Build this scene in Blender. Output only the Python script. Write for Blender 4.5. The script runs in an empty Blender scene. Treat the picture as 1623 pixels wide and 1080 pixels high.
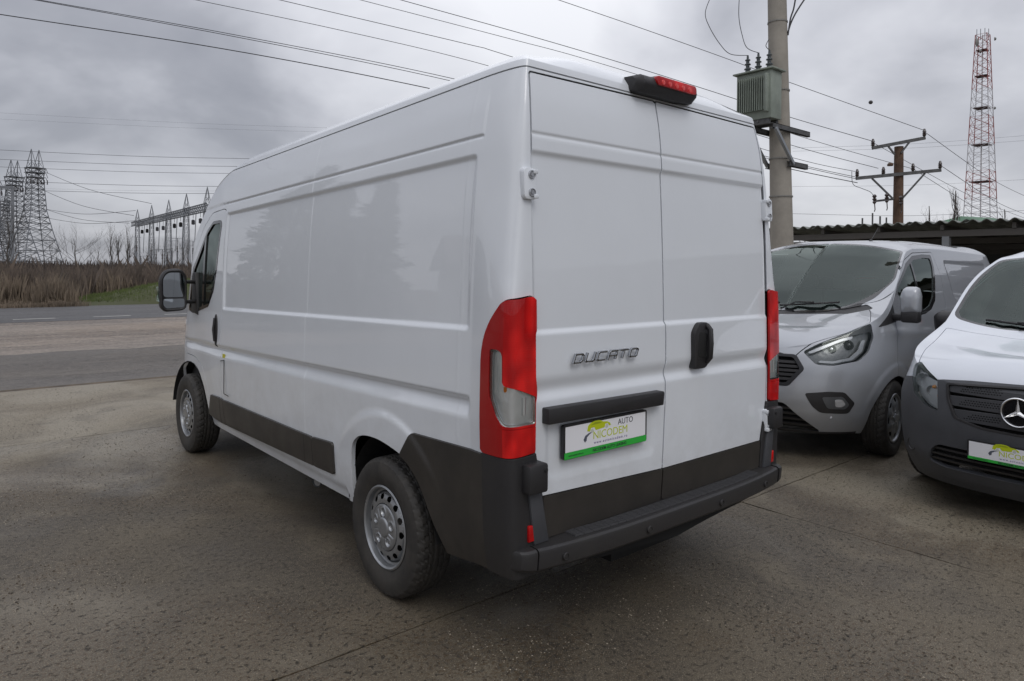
import bpy, bmesh, math, random
import numpy as np
from mathutils import Vector, Matrix, noise as mnoise
random.seed(7); RNG = np.random.RandomState(7)
sc = bpy.context.scene
PI = math.pi
# ------------------------------------------------------------------ camera
cam_d = bpy.data.cameras.new('camera'); cam = bpy.data.objects.new('camera', cam_d)
sc.collection.objects.link(cam); sc.camera = cam
cam_d.sensor_width = 36.0; cam_d.lens = 1103.18/1623*36.0
cam_d.shift_y = -107.65/1623
cam_d.clip_end = 3000; cam_d.clip_start = 0.05
YAW, PITCH, ROLL = math.radians(40.177), math.radians(-0.406), math.radians(0.4505)
_f = Vector((math.sin(YAW)*math.cos(PITCH), math.cos(YAW)*math.cos(PITCH), math.sin(PITCH)))
_r = Vector((math.cos(YAW), -math.sin(YAW), 0)); _u = _r.cross(_f)
_c, _s = math.cos(ROLL), math.sin(ROLL)
_r, _u = _c*_r+_s*_u, -_s*_r+_c*_u
CAM = Vector((-2.7454, -2.0531, 1.6421))
cam.matrix_world = Matrix(((_r.x, _u.x, -_f.x, CAM.x), (_r.y, _u.y, -_f.y, CAM.y), (_r.z, _u.z, -_f.z, CAM.z), (0, 0, 0, 1)))
# ------------------------------------------------------------------ sky and sun
world = bpy.data.worlds.new('World'); sc.world = world; world.use_nodes = True
SUN_EL, SUN_AZ = math.radians(48), math.radians(200)
def build_world():
    nt = world.node_tree; N = nt.nodes; L = nt.links; N.clear()
    out = N.new('ShaderNodeOutputWorld'); bg = N.new('ShaderNodeBackground')
    sky = N.new('ShaderNodeTexSky'); sky.sky_type = 'NISHITA'; sky.sun_disc = False
    sky.sun_elevation = SUN_EL; sky.sun_rotation = SUN_AZ
    tc = N.new('ShaderNodeTexCoord')
    sep = N.new('ShaderNodeSeparateXYZ'); L.new(tc.outputs['Generated'], sep.inputs[0])
    def math_(op, a, b=None, c=None, clamp=False):
        n = N.new('ShaderNodeMath'); n.operation = op; n.use_clamp = clamp
        for i, v in enumerate((a, b, c)):
            if v is None: continue
            if isinstance(v, (int, float)): n.inputs[i].default_value = v
            else: L.new(v, n.inputs[i])
        return n.outputs[0]
    # cloud layer seen on a plane overhead
    zz = math_('ADD', math_('MAXIMUM', sep.outputs[2], 0.0), 0.34)
    cx = math_('DIVIDE', sep.outputs[0], zz); cy = math_('DIVIDE', sep.outputs[1], zz)
    cmb = N.new('ShaderNodeCombineXYZ'); L.new(cx, cmb.inputs[0]); L.new(cy, cmb.inputs[1])
    def nz(scale, det, rough, dist, off):
        mp = N.new('ShaderNodeMapping'); mp.inputs['Location'].default_value = off; L.new(cmb.outputs[0], mp.inputs[0])
        n = N.new('ShaderNodeTexNoise'); n.inputs['Scale'].default_value = scale; n.inputs['Detail'].default_value = det
        n.inputs['Roughness'].default_value = rough; n.inputs['Distortion'].default_value = dist
        L.new(mp.outputs[0], n.inputs['Vector']); return n.outputs['Fac']
    n1 = nz(0.55, 4, 0.5, 0.25, SKY_OFF1); n2 = nz(1.7, 5, 0.52, 0.3, SKY_OFF2)
    m = math_('ADD', math_('MULTIPLY', math_('SUBTRACT', n1, 0.5), 1.55), math_('MULTIPLY', math_('SUBTRACT', n2, 0.5), 0.95)); m = math_('ADD', m, 0.53)
    # broad dark bank to the north, light break over the van and along the horizon
    def blob(d, k):
        vm = N.new('ShaderNodeVectorMath'); vm.operation = 'DOT_PRODUCT'; L.new(tc.outputs['Generated'], vm.inputs[0])
        v = Vector(d).normalized(); vm.inputs[1].default_value = v
        return math_('POWER', math_('MAXIMUM', vm.outputs['Value'], 0.0), k)
    for d, k, a in SKY_BLOBS:
        m = math_('ADD', m, math_('MULTIPLY', blob(d, k), a))
    ramp = N.new('ShaderNodeValToRGB'); e = ramp.color_ramp.elements
    e[0].position = 0.16; e[0].color = (0.215, 0.225, 0.262, 1)
    e[1].position = 0.86; e[1].color = (0.72, 0.73, 0.77, 1)
    for pos, c in ((0.42, (0.335, 0.345, 0.385)), (0.56, (0.475, 0.485, 0.53)), (0.70, (0.60, 0.61, 0.655))):
        q = e.new(pos); q.color = (*c, 1)
    L.new(m, ramp.inputs[0])
    # overcast sky brightens towards the zenith
    up = math_('ADD', 1.0, math_('MULTIPLY', math_('POWER', math_('MAXIMUM', sep.outputs[2], 0.0), 1.2), SKY_UP))
    mul = N.new('ShaderNodeVectorMath'); mul.operation = 'SCALE'; L.new(ramp.outputs[0], mul.inputs[0]); L.new(up, mul.inputs['Scale'])
    sc2 = N.new('ShaderNodeVectorMath'); sc2.operation = 'SCALE'; L.new(mul.outputs[0], sc2.inputs[0]); sc2.inputs['Scale'].default_value = 10.0
    mix = N.new('ShaderNodeMix'); mix.data_type = 'RGBA'; mix.inputs[0].default_value = 0.94
    L.new(sky.outputs[0], mix.inputs[6]); L.new(sc2.outputs[0], mix.inputs[7])
    L.new(mix.outputs[2], bg.inputs[0]); bg.inputs[1].default_value = 0.1
    L.new(bg.outputs[0], out.inputs[0])
SKY_OFF1 = (3.1, 7.7, 0.0); SKY_OFF2 = (1.3, 4.2, 0.0); SKY_UP = 1.5
def _dir(px, py):
    return _f + _r*((px-811.5)/1103.18) - _u*((py-540+107.65)/1103.18)
SKY_BLOBS = [(_dir(200, 150), 18, -0.13), (_dir(150, 330), 220, 0.16), (_dir(850, 50), 26, 0.24), (_dir(600, 190), 70, 0.08), (_dir(1350, 390), 120, 0.16), (_dir(1500, 180), 60, -0.06), (_dir(1620, 20), 60, -0.08)]
build_world()
sd = bpy.data.lights.new('sun', 'SUN'); sd.energy = 0.7; sd.angle = math.radians(28); sd.color = (1, 0.965, 0.92)
sun = bpy.data.objects.new('sun', sd); sc.collection.objects.link(sun)
_sd = Vector((math.sin(SUN_AZ)*math.cos(SUN_EL), math.cos(SUN_AZ)*math.cos(SUN_EL), math.sin(SUN_EL)))
sun.rotation_euler = _sd.to_track_quat('Z', 'Y').to_euler(); sun.location = _sd*60
vs = sc.view_settings; vs.view_transform = 'Standard'; vs.look = 'None'; vs.exposure = -0.10; vs.gamma = 1.0; vs.use_curve_mapping = False
sc.cycles.max_bounces = 8; sc.cycles.transparent_max_bounces = 16
# ------------------------------------------------------------------ materials
MATS = {}
def mat(name, col, rough=0.5, metal=0.0, coat=0.0, coat_rough=0.03, spec=0.5, var=0.0, vscale=6.0, bump=0.0, bscale=60.0, rvar=0.0, col2=None):
    if name in MATS: return MATS[name]
    m = bpy.data.materials.new(name); m.use_nodes = True; MATS[name] = m
    nt = m.node_tree; N = nt.nodes; L = nt.links; b = N['Principled BSDF']
    b.inputs['Base Color'].default_value = (*col, 1); b.inputs['Roughness'].default_value = rough
    b.inputs['Metallic'].default_value = metal; b.inputs['Coat Weight'].default_value = coat
    b.inputs['Coat Roughness'].default_value = coat_rough; b.inputs['Specular IOR Level'].default_value = spec
    if var or rvar or bump:
        tc = N.new('ShaderNodeTexCoord')
    if var or rvar:
        n = N.new('ShaderNodeTexNoise'); n.inputs['Scale'].default_value = vscale; n.inputs['Detail'].default_value = 8; n.inputs['Roughness'].default_value = 0.62
        L.new(tc.outputs['Object'], n.inputs['Vector'])
        if var:
            mx = N.new('ShaderNodeMix'); mx.data_type = 'RGBA'
            c2 = col2 if col2 else tuple(c*(1-var) for c in col); c1 = col if col2 else tuple(min(1, c*(1+var)) for c in col)
            mx.inputs[6].default_value = (*c1, 1); mx.inputs[7].default_value = (*c2, 1)
            mr = N.new('ShaderNodeMapRange'); mr.inputs[1].default_value = 0.35; mr.inputs[2].default_value = 0.65
            L.new(n.outputs['Fac'], mr.inputs[0]); L.new(mr.outputs[0], mx.inputs[0]); L.new(mx.outputs[2], b.inputs['Base Color'])
        if rvar:
            mr = N.new('ShaderNodeMapRange'); mr.inputs[1].default_value = 0.3; mr.inputs[2].default_value = 0.7
            mr.inputs[3].default_value = max(0.02, rough-rvar); mr.inputs[4].default_value = min(1, rough+rvar)
            L.new(n.outputs['Fac'], mr.inputs[0]); L.new(mr.outputs[0], b.inputs['Roughness'])
    if bump:
        n2 = N.new('ShaderNodeTexNoise'); n2.inputs['Scale'].default_value = bscale; n2.inputs['Detail'].default_value = 5
        L.new(tc.outputs['Object'], n2.inputs['Vector'])
        bp = N.new('ShaderNodeBump'); bp.inputs['Strength'].default_value = bump; bp.inputs['Distance'].default_value = 0.004
        L.new(n2.outputs['Fac'], bp.inputs['Height']); L.new(bp.outputs[0], b.inputs['Normal'])
    return m
def glass_mat(name, tint, ior=1.8, rough=0.0):
    m = bpy.data.materials.new(name); m.use_nodes = True; MATS[name] = m
    N = m.node_tree.nodes; L = m.node_tree.links; N.clear()
    o = N.new('ShaderNodeOutputMaterial'); t = N.new('ShaderNodeBsdfTransparent'); t.inputs[0].default_value = (*tint, 1)
    g = N.new('ShaderNodeBsdfGlossy'); g.inputs['Roughness'].default_value = rough; g.inputs[0].default_value = (.84, .95, .90, 1)
    fr = N.new('ShaderNodeFresnel'); fr.inputs[0].default_value = ior; mx = N.new('ShaderNodeMixShader')
    L.new(fr.outputs[0], mx.inputs[0]); L.new(t.outputs[0], mx.inputs[1]); L.new(g.outputs[0], mx.inputs[2]); L.new(mx.outputs[0], o.inputs[0])
    return m
WHITE = mat('white_paint', (.735, .765, .80), .32, coat=1.0, coat_rough=.02, var=.015, vscale=1.5)
SILVER = mat('silver_paint', (.385, .40, .425), .32, metal=.3, coat=1.0, coat_rough=.02)
WHITE2 = mat('cool_white_paint', (.60, .63, .68), .32, coat=1.0, coat_rough=.02)
BLACKP = mat('black_plastic', (.022, .021, .022), .48, bump=.25, bscale=900, var=.18, vscale=5, rvar=.07)
CLAD = mat('cladding_plastic', (.030, .027, .024), .40, bump=.15, bscale=900, var=.25, vscale=3, rvar=.08)
GREYP = mat('grey_plastic', (.060, .062, .068), .5, bump=.2, bscale=900, var=.1, vscale=4)
RUBBER = mat('rubber', (.020, .019, .018), .68, bump=.3, bscale=300, var=.35, vscale=14, col2=(.040, .036, .031))
STEEL = mat('silver_wheel', (.36, .37, .38), .34, metal=.75, var=.12, vscale=20, rvar=.08)
DARK = mat('underbody_dark', (.012, .012, .012), .9)
INTER = mat('interior_dark', (.055, .056, .058), .8)
SEATM = mat('seat_cloth', (.10, .10, .105), .9)
CHROME = mat('chrome', (.8, .8, .8), .22, metal=1.0)
BLKGLOSS = mat('gloss_black', (.01, .01, .011), .12, coat=.6)
GLASS = glass_mat('window_glass', (.42, .50, .46), 1.7)
WSCREEN = glass_mat('windscreen_glass', (.62, .74, .68), 1.62)
LENS = glass_mat('clear_lens', (.95, .96, .96), 1.42)
MIRR = mat('mirror_glass', (.30, .32, .34), .02, metal=1.0)
PLATEW = mat('plate_white', (.80, .80, .82), .35)
PGREEN = mat('plate_green', (.03, .42, .05), .4)
LIME = mat('lime_print', (.50, .58, .01), .45)
INK = mat('ink_print', (.02, .02, .03), .5)
PURPLE = mat('violet_print', (.13, .09, .25), .5)
AMBER = mat('amber_plastic', (.75, .20, .01), .3)
YEL = mat('yellow_sticker', (.55, .50, .02), .5)
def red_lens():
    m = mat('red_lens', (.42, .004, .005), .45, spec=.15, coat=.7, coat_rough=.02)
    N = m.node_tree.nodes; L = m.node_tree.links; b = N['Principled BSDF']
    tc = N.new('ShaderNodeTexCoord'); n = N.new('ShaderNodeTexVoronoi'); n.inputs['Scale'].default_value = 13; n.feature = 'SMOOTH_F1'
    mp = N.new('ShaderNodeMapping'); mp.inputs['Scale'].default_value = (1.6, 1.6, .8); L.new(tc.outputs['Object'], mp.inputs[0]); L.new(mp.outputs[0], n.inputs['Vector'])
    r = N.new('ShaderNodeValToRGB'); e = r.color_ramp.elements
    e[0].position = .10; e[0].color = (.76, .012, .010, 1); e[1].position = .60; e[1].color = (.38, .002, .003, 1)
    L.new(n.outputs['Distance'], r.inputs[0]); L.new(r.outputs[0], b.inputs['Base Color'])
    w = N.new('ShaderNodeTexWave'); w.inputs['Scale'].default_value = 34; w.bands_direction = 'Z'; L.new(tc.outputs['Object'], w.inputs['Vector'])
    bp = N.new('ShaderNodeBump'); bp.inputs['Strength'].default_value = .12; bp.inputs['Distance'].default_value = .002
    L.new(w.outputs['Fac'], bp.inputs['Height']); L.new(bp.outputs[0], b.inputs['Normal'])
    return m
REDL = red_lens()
REFL = mat('lamp_reflector', (.90, .90, .90), .22, metal=.6, bump=1.0, bscale=22)
def film(m, zhi, amt, dirt=(.30, .275, .24), ripple=.10):
    N = m.node_tree.nodes; L = m.node_tree.links; b = N['Principled BSDF']; tc = N.new('ShaderNodeTexCoord'); sp = N.new('ShaderNodeSeparateXYZ'); L.new(tc.outputs['Object'], sp.inputs[0])
    n = N.new('ShaderNodeTexNoise'); n.inputs['Scale'].default_value = 5; n.inputs['Detail'].default_value = 9; n.inputs['Roughness'].default_value = .7; L.new(tc.outputs['Object'], n.inputs['Vector'])
    mr = N.new('ShaderNodeMapRange'); mr.interpolation_type = 'SMOOTHSTEP'; mr.inputs[1].default_value = zhi; mr.inputs[2].default_value = .35; mr.inputs[3].default_value = .06; mr.inputs[4].default_value = 1; L.new(sp.outputs[2], mr.inputs[0])
    m2 = N.new('ShaderNodeMapRange'); m2.inputs[1].default_value = .36; m2.inputs[2].default_value = .72; L.new(n.outputs['Fac'], m2.inputs[0])
    mu = N.new('ShaderNodeMath'); mu.operation = 'MULTIPLY'; L.new(mr.outputs[0], mu.inputs[0]); L.new(m2.outputs[0], mu.inputs[1]); m3 = N.new('ShaderNodeMath'); m3.operation = 'MULTIPLY'; m3.inputs[1].default_value = amt; L.new(mu.outputs[0], m3.inputs[0])
    mx = N.new('ShaderNodeMix'); mx.data_type = 'RGBA'; L.new(m3.outputs[0], mx.inputs[0])
    ls = b.inputs['Base Color'].links
    if ls: L.new(ls[0].from_socket, mx.inputs[6])
    else: mx.inputs[6].default_value = b.inputs['Base Color'].default_value
    mx.inputs[7].default_value = (*dirt, 1); L.new(mx.outputs[2], b.inputs['Base Color'])
    if ripple:
        r = N.new('ShaderNodeTexNoise'); r.inputs['Scale'].default_value = 3.2; r.inputs['Detail'].default_value = 1.5; L.new(tc.outputs['Object'], r.inputs['Vector'])
        bp = N.new('ShaderNodeBump'); bp.inputs['Strength'].default_value = ripple; bp.inputs['Distance'].default_value = .01; L.new(r.outputs['Fac'], bp.inputs['Height']); L.new(bp.outputs[0], b.inputs['Normal']); L.new(bp.outputs[0], b.inputs['Coat Normal'])
film(WHITE, 1.25, .34); film(SILVER, 1.0, .30); film(WHITE2, 1.0, .30)
film(CLAD, .95, .34, (.085, .072, .058), 0); film(BLACKP, .80, .30, (.075, .068, .058), 0); film(RUBBER, .9, .25, (.075, .066, .054), 0)
REDD = mat('shaded_red_lens', (.33, .003, .004), .4, spec=.2, coat=.7, coat_rough=.02)  # side facet of the same lens, its shade put into a darker red
# ------------------------------------------------------------------ object helpers
def link(o, parent=None):
    sc.collection.objects.link(o)
    if parent is not None: o.parent = parent
    return o
def thing(name, label, cat, loc=(0, 0, 0), rz=0.0, group=None):
    o = bpy.data.objects.new(name, None); o.empty_display_size = .2; o.location = loc; o.rotation_euler = (0, 0, rz)
    o['label'] = label; o['category'] = cat
    if group: o['group'] = group
    return link(o)
def tag(o, label=None, cat=None, group=None, kind=None):
    if label: o['label'] = label
    if cat: o['category'] = cat
    if group: o['group'] = group
    if kind: o['kind'] = kind
    return o
def mesh_obj(name, V, F, m, parent=None, smooth=True, sharp=35):
    me = bpy.data.meshes.new(name)
    if isinstance(F, np.ndarray):
        n = F.shape[1]; V = np.asarray(V, np.float32)
        me.vertices.add(len(V)); me.vertices.foreach_set('co', V.ravel())
        me.loops.add(F.size); me.loops.foreach_set('vertex_index', F.astype(np.int32).ravel())
        me.polygons.add(len(F)); me.polygons.foreach_set('loop_start', np.arange(0, F.size, n, dtype=np.int32))
        try: me.polygons.foreach_set('loop_total', np.full(len(F), n, np.int32))
        except Exception: pass
        me.update(calc_edges=True); me.validate()
    else:
        me.from_pydata([tuple(v) for v in V], [], [tuple(f) for f in F]); me.update()
    if smooth:
        me.polygons.foreach_set('use_smooth', [True]*len(me.polygons))
        if sharp: me.set_sharp_from_angle(angle=math.radians(sharp))
    me.materials.append(m)
    return link(bpy.data.objects.new(name, me), parent)
# numpy triangle meshes -------------------------------------------------
class TM:
    def __init__(s, V, T, A=None): s.V = np.asarray(V, float); s.T = np.asarray(T, int).reshape(-1, 3); s.A = A
    def compact(s):
        u, inv = np.unique(s.T, return_inverse=True)
        return TM(s.V[u], inv.reshape(-1, 3), None if s.A is None else s.A[u])
    def cen(s): return s.V[s.T].mean(1)
def grid_tm(P, A=None, flip=False, close=False):
    """P (n,m,3) -> TM"""
    n, m = P.shape[:2]; idx = np.arange(n*m).reshape(n, m)
    if close: idx = np.vstack([idx, idx[:1]])
    a, b, c, d = idx[:-1, :-1].ravel(), idx[1:, :-1].ravel(), idx[1:, 1:].ravel(), idx[:-1, 1:].ravel()
    T = np.concatenate([np.stack([a, b, c], 1), np.stack([a, c, d], 1)])
    if flip: T = T[:, ::-1]
    return TM(P.reshape(-1, 3), T, None if A is None else A.reshape(n*m, -1))
def merge_tm(*ms):
    V, T, A, o = [], [], [], 0
    for m in ms:
        V.append(m.V); T.append(m.T+o); o += len(m.V); A.append(m.A)
    return TM(np.concatenate(V), np.concatenate(T), None if A[0] is None else np.concatenate(A))
def weld(m, eps=1e-4):
    k = np.round(m.V/eps).astype(np.int64); _, first, inv = np.unique(k, axis=0, return_index=True, return_inverse=True)
    T = inv.reshape(-1)[m.T]; ok = (T[:, 0] != T[:, 1]) & (T[:, 1] != T[:, 2]) & (T[:, 0] != T[:, 2])
    return TM(m.V[first], T[ok], None if m.A is None else m.A[first])
def mirror_tm(m):
    V = m.V.copy(); V[:, 0] *= -1; A = m.A
    return TM(V, m.T[:, ::-1], None if A is None else A*np.array([-1]+[1]*(A.shape[1]-1)))
def split(m, d, elig=None):
    """split by vertex scalar d: returns (d<0 part, rest) sharing nothing"""
    V, T, A = m.V, m.T, m.A
    rest = np.zeros((0, 3), int)
    if elig is not None: rest = T[~elig]; T = T[elig]
    s = d < 0; c = s[T].sum(1)
    tin, tout = T[c == 3], T[c == 0]
    X = T[(c == 1) | (c == 2)]
    if len(X):
        sx = s[X]; cx = sx.sum(1)
        lone = np.where(cx == 1, sx.argmax(1), (~sx).argmax(1)); r = np.arange(len(X))
        a, b, cc = X[r, lone], X[r, (lone+1) % 3], X[r, (lone+2) % 3]
        E = np.concatenate([np.sort(np.stack([a, b], 1), 1), np.sort(np.stack([a, cc], 1), 1)])
        U, inv = np.unique(E, axis=0, return_inverse=True); inv = inv.reshape(-1)
        di, dj = d[U[:, 0]], d[U[:, 1]]; t = np.clip(di/(di-dj), .0, 1.)[:, None]
        nV = V[U[:, 0]]*(1-t)+V[U[:, 1]]*t; base = len(V); V = np.concatenate([V, nV])
        if A is not None: A = np.concatenate([A, A[U[:, 0]]*(1-t)+A[U[:, 1]]*t])
        p, q = base+inv[:len(X)], base+inv[len(X):]
        t1 = np.stack([a, p, q], 1); t2 = np.stack([p, b, cc], 1); t3 = np.stack([p, cc, q], 1)
        li = cx == 1
        tin = np.concatenate([tin, t1[li], t2[~li], t3[~li]]); tout = np.concatenate([tout, t1[~li], t2[li], t3[li]])
    return TM(V, tin, A).compact() if len(tin) else None, TM(V, np.concatenate([tout, rest]), A).compact() if len(tout)+len(rest) else None
def poly_sdf(P, poly):
    poly = np.asarray(poly, float); d = np.full(len(P), 1.0)
    lo, hi = poly.min(0)-.15, poly.max(0)+.15
    k = np.where(((P >= lo) & (P <= hi)).all(1))[0]
    if not len(k): return d
    Q = P[k]; a = poly; b = np.roll(poly, -1, 0); e = b-a; ee = (e*e).sum(1)+1e-12
    best = np.full(len(Q), 1e9); ins = np.zeros(len(Q), bool)
    for i in range(len(a)):
        w = Q-a[i]; t = np.clip((w@e[i])/ee[i], 0, 1); r = w-t[:, None]*e[i]; best = np.minimum(best, (r*r).sum(1))
        c1 = (a[i, 1] > Q[:, 1]) != (b[i, 1] > Q[:, 1])
        if abs(e[i, 1]) > 1e-12: ins ^= c1 & (Q[:, 0] < a[i, 0]+e[i, 0]*(Q[:, 1]-a[i, 1])/e[i, 1])
    d[k] = np.where(ins, -1, 1)*np.sqrt(best)
    return d
def rpoly(pts, r=.02, n=5):
    """polygon with rounded corners; r scalar or list"""
    pts = [np.array(p[:2], float) for p in pts]; out = []; N = len(pts)
    for i in range(N):
        p0, p, p1 = pts[i-1], pts[i], pts[(i+1) % N]; ri = r[i] if isinstance(r, (list, tuple)) else r
        a, b = p0-p, p1-p; la, lb = np.linalg.norm(a), np.linalg.norm(b)
        q = min(ri, la*.49, lb*.49)
        if q < 1e-4: out.append(p); continue
        a, b = p+a/la*q, p+b/lb*q
        for j in range(n+1):
            t = j/n; out.append((1-t)**2*a+2*t*(1-t)*p+t*t*b)
    return np.array(out)
def ellipse(cx, cy, a, b, n=28, rot=0):
    t = np.linspace(0, 2*PI, n, endpoint=False); x, y = a*np.cos(t), b*np.sin(t); c, s = math.cos(rot), math.sin(rot)
    return np.stack([cx+c*x-s*y, cy+s*x+c*y], 1)
def cut(m, coords, poly, gap=0.0, elig=None):
    """coords (n,2) function of TM; returns (inside, outside) with gap between"""
    e = elig(m) if elig is not None else None
    ins, out = split(m, poly_sdf(coords(m), poly)+gap/2, e)
    if gap and out is not None:
        e = elig(out) if elig is not None else None
        _, out = split(out, poly_sdf(coords(out), poly)-gap/2, e)
    return ins, out
def vnormals(m):
    t = m.V[m.T]; n = np.cross(t[:, 1]-t[:, 0], t[:, 2]-t[:, 0]); N = np.zeros_like(m.V)
    for i in range(3): np.add.at(N, m.T[:, i], n)
    return N/(np.linalg.norm(N, axis=1, keepdims=True)+1e-12)
def set_normals(m):
    """store smooth normals on the sheet so that later cuts keep clean shading"""
    N = vnormals(m); m.A = np.concatenate([m.A[:, :3], N], 1); return m
def build_tm(name, m, mt, parent=None, lip=.015, push=0.0, sharp=40, bevel=0.0):
    """lip: border turned inward by that depth; push: raised along the normal"""
    N = vnormals(m)
    if m.A is not None and m.A.shape[1] >= 6: N = m.A[:, 3:6]/(np.linalg.norm(m.A[:, 3:6], axis=1, keepdims=True)+1e-9)
    V = m.V+N*push; T = m.T; LN = [N[T]]
    if lip:
        E = np.concatenate([T[:, [0, 1]], T[:, [1, 2]], T[:, [2, 0]]]); key = np.sort(E, 1)
        u, inv, cnt = np.unique(key, axis=0, return_inverse=True, return_counts=True); inv = inv.reshape(-1)
        B = E[cnt[inv] == 1]
        if len(B):
            bv = np.unique(B); nb = len(bv)
            e = V[B[:, 1]]-V[B[:, 0]]; nn = N[B[:, 0]]+N[B[:, 1]]; o = np.cross(e, nn); d = np.zeros_like(V)
            for i in range(2): np.add.at(d, B[:, i], o)
            d /= (np.linalg.norm(d, axis=1, keepdims=True)+1e-12)
            mp1 = np.full(len(V), -1); mp1[bv] = np.arange(nb)+len(V); a, b = B[:, 0], B[:, 1]; a1, b1 = mp1[a], mp1[b]
            fn = o/(np.linalg.norm(o, axis=1, keepdims=True)+1e-12)
            if bevel:
                V = np.concatenate([V, V[bv]+d[bv]*bevel-N[bv]*bevel, V[bv]+d[bv]*bevel-N[bv]*(lip+bevel)]); a2, b2 = a1+nb, b1+nb
                T = np.concatenate([T, np.stack([b, a, a1], 1), np.stack([b, a1, b1], 1), np.stack([b1, a1, a2], 1), np.stack([b1, a2, b2], 1)])
                LN += [np.stack([N[b], N[a], d[a]], 1), np.stack([N[b], d[a], d[b]], 1), np.stack([d[b], d[a], d[a]], 1), np.stack([d[b], d[a], d[b]], 1)]
            else:
                V = np.concatenate([V, V[bv]-N[bv]*lip]); T = np.concatenate([T, np.stack([b, a, a1], 1), np.stack([b, a1, b1], 1)])
                q = np.repeat(fn[:, None, :], 3, 1); LN += [q, q]
    ok = (T[:, 0] != T[:, 1]) & (T[:, 1] != T[:, 2]) & (T[:, 0] != T[:, 2]); LNa = np.concatenate(LN)[ok]; T = T[ok]
    me = bpy.data.meshes.new(name); Vf = np.asarray(V, np.float32)
    me.vertices.add(len(Vf)); me.vertices.foreach_set('co', Vf.ravel()); me.loops.add(T.size); me.loops.foreach_set('vertex_index', T.astype(np.int32).ravel())
    me.polygons.add(len(T)); me.polygons.foreach_set('loop_start', np.arange(0, T.size, 3, dtype=np.int32)); me.update(calc_edges=True)
    me.polygons.foreach_set('use_smooth', [True]*len(T)); me.normals_split_custom_set(LNa.reshape(-1, 3).astype(np.float32))
    me.materials.append(mt); return link(bpy.data.objects.new(name, me), parent)
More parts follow.
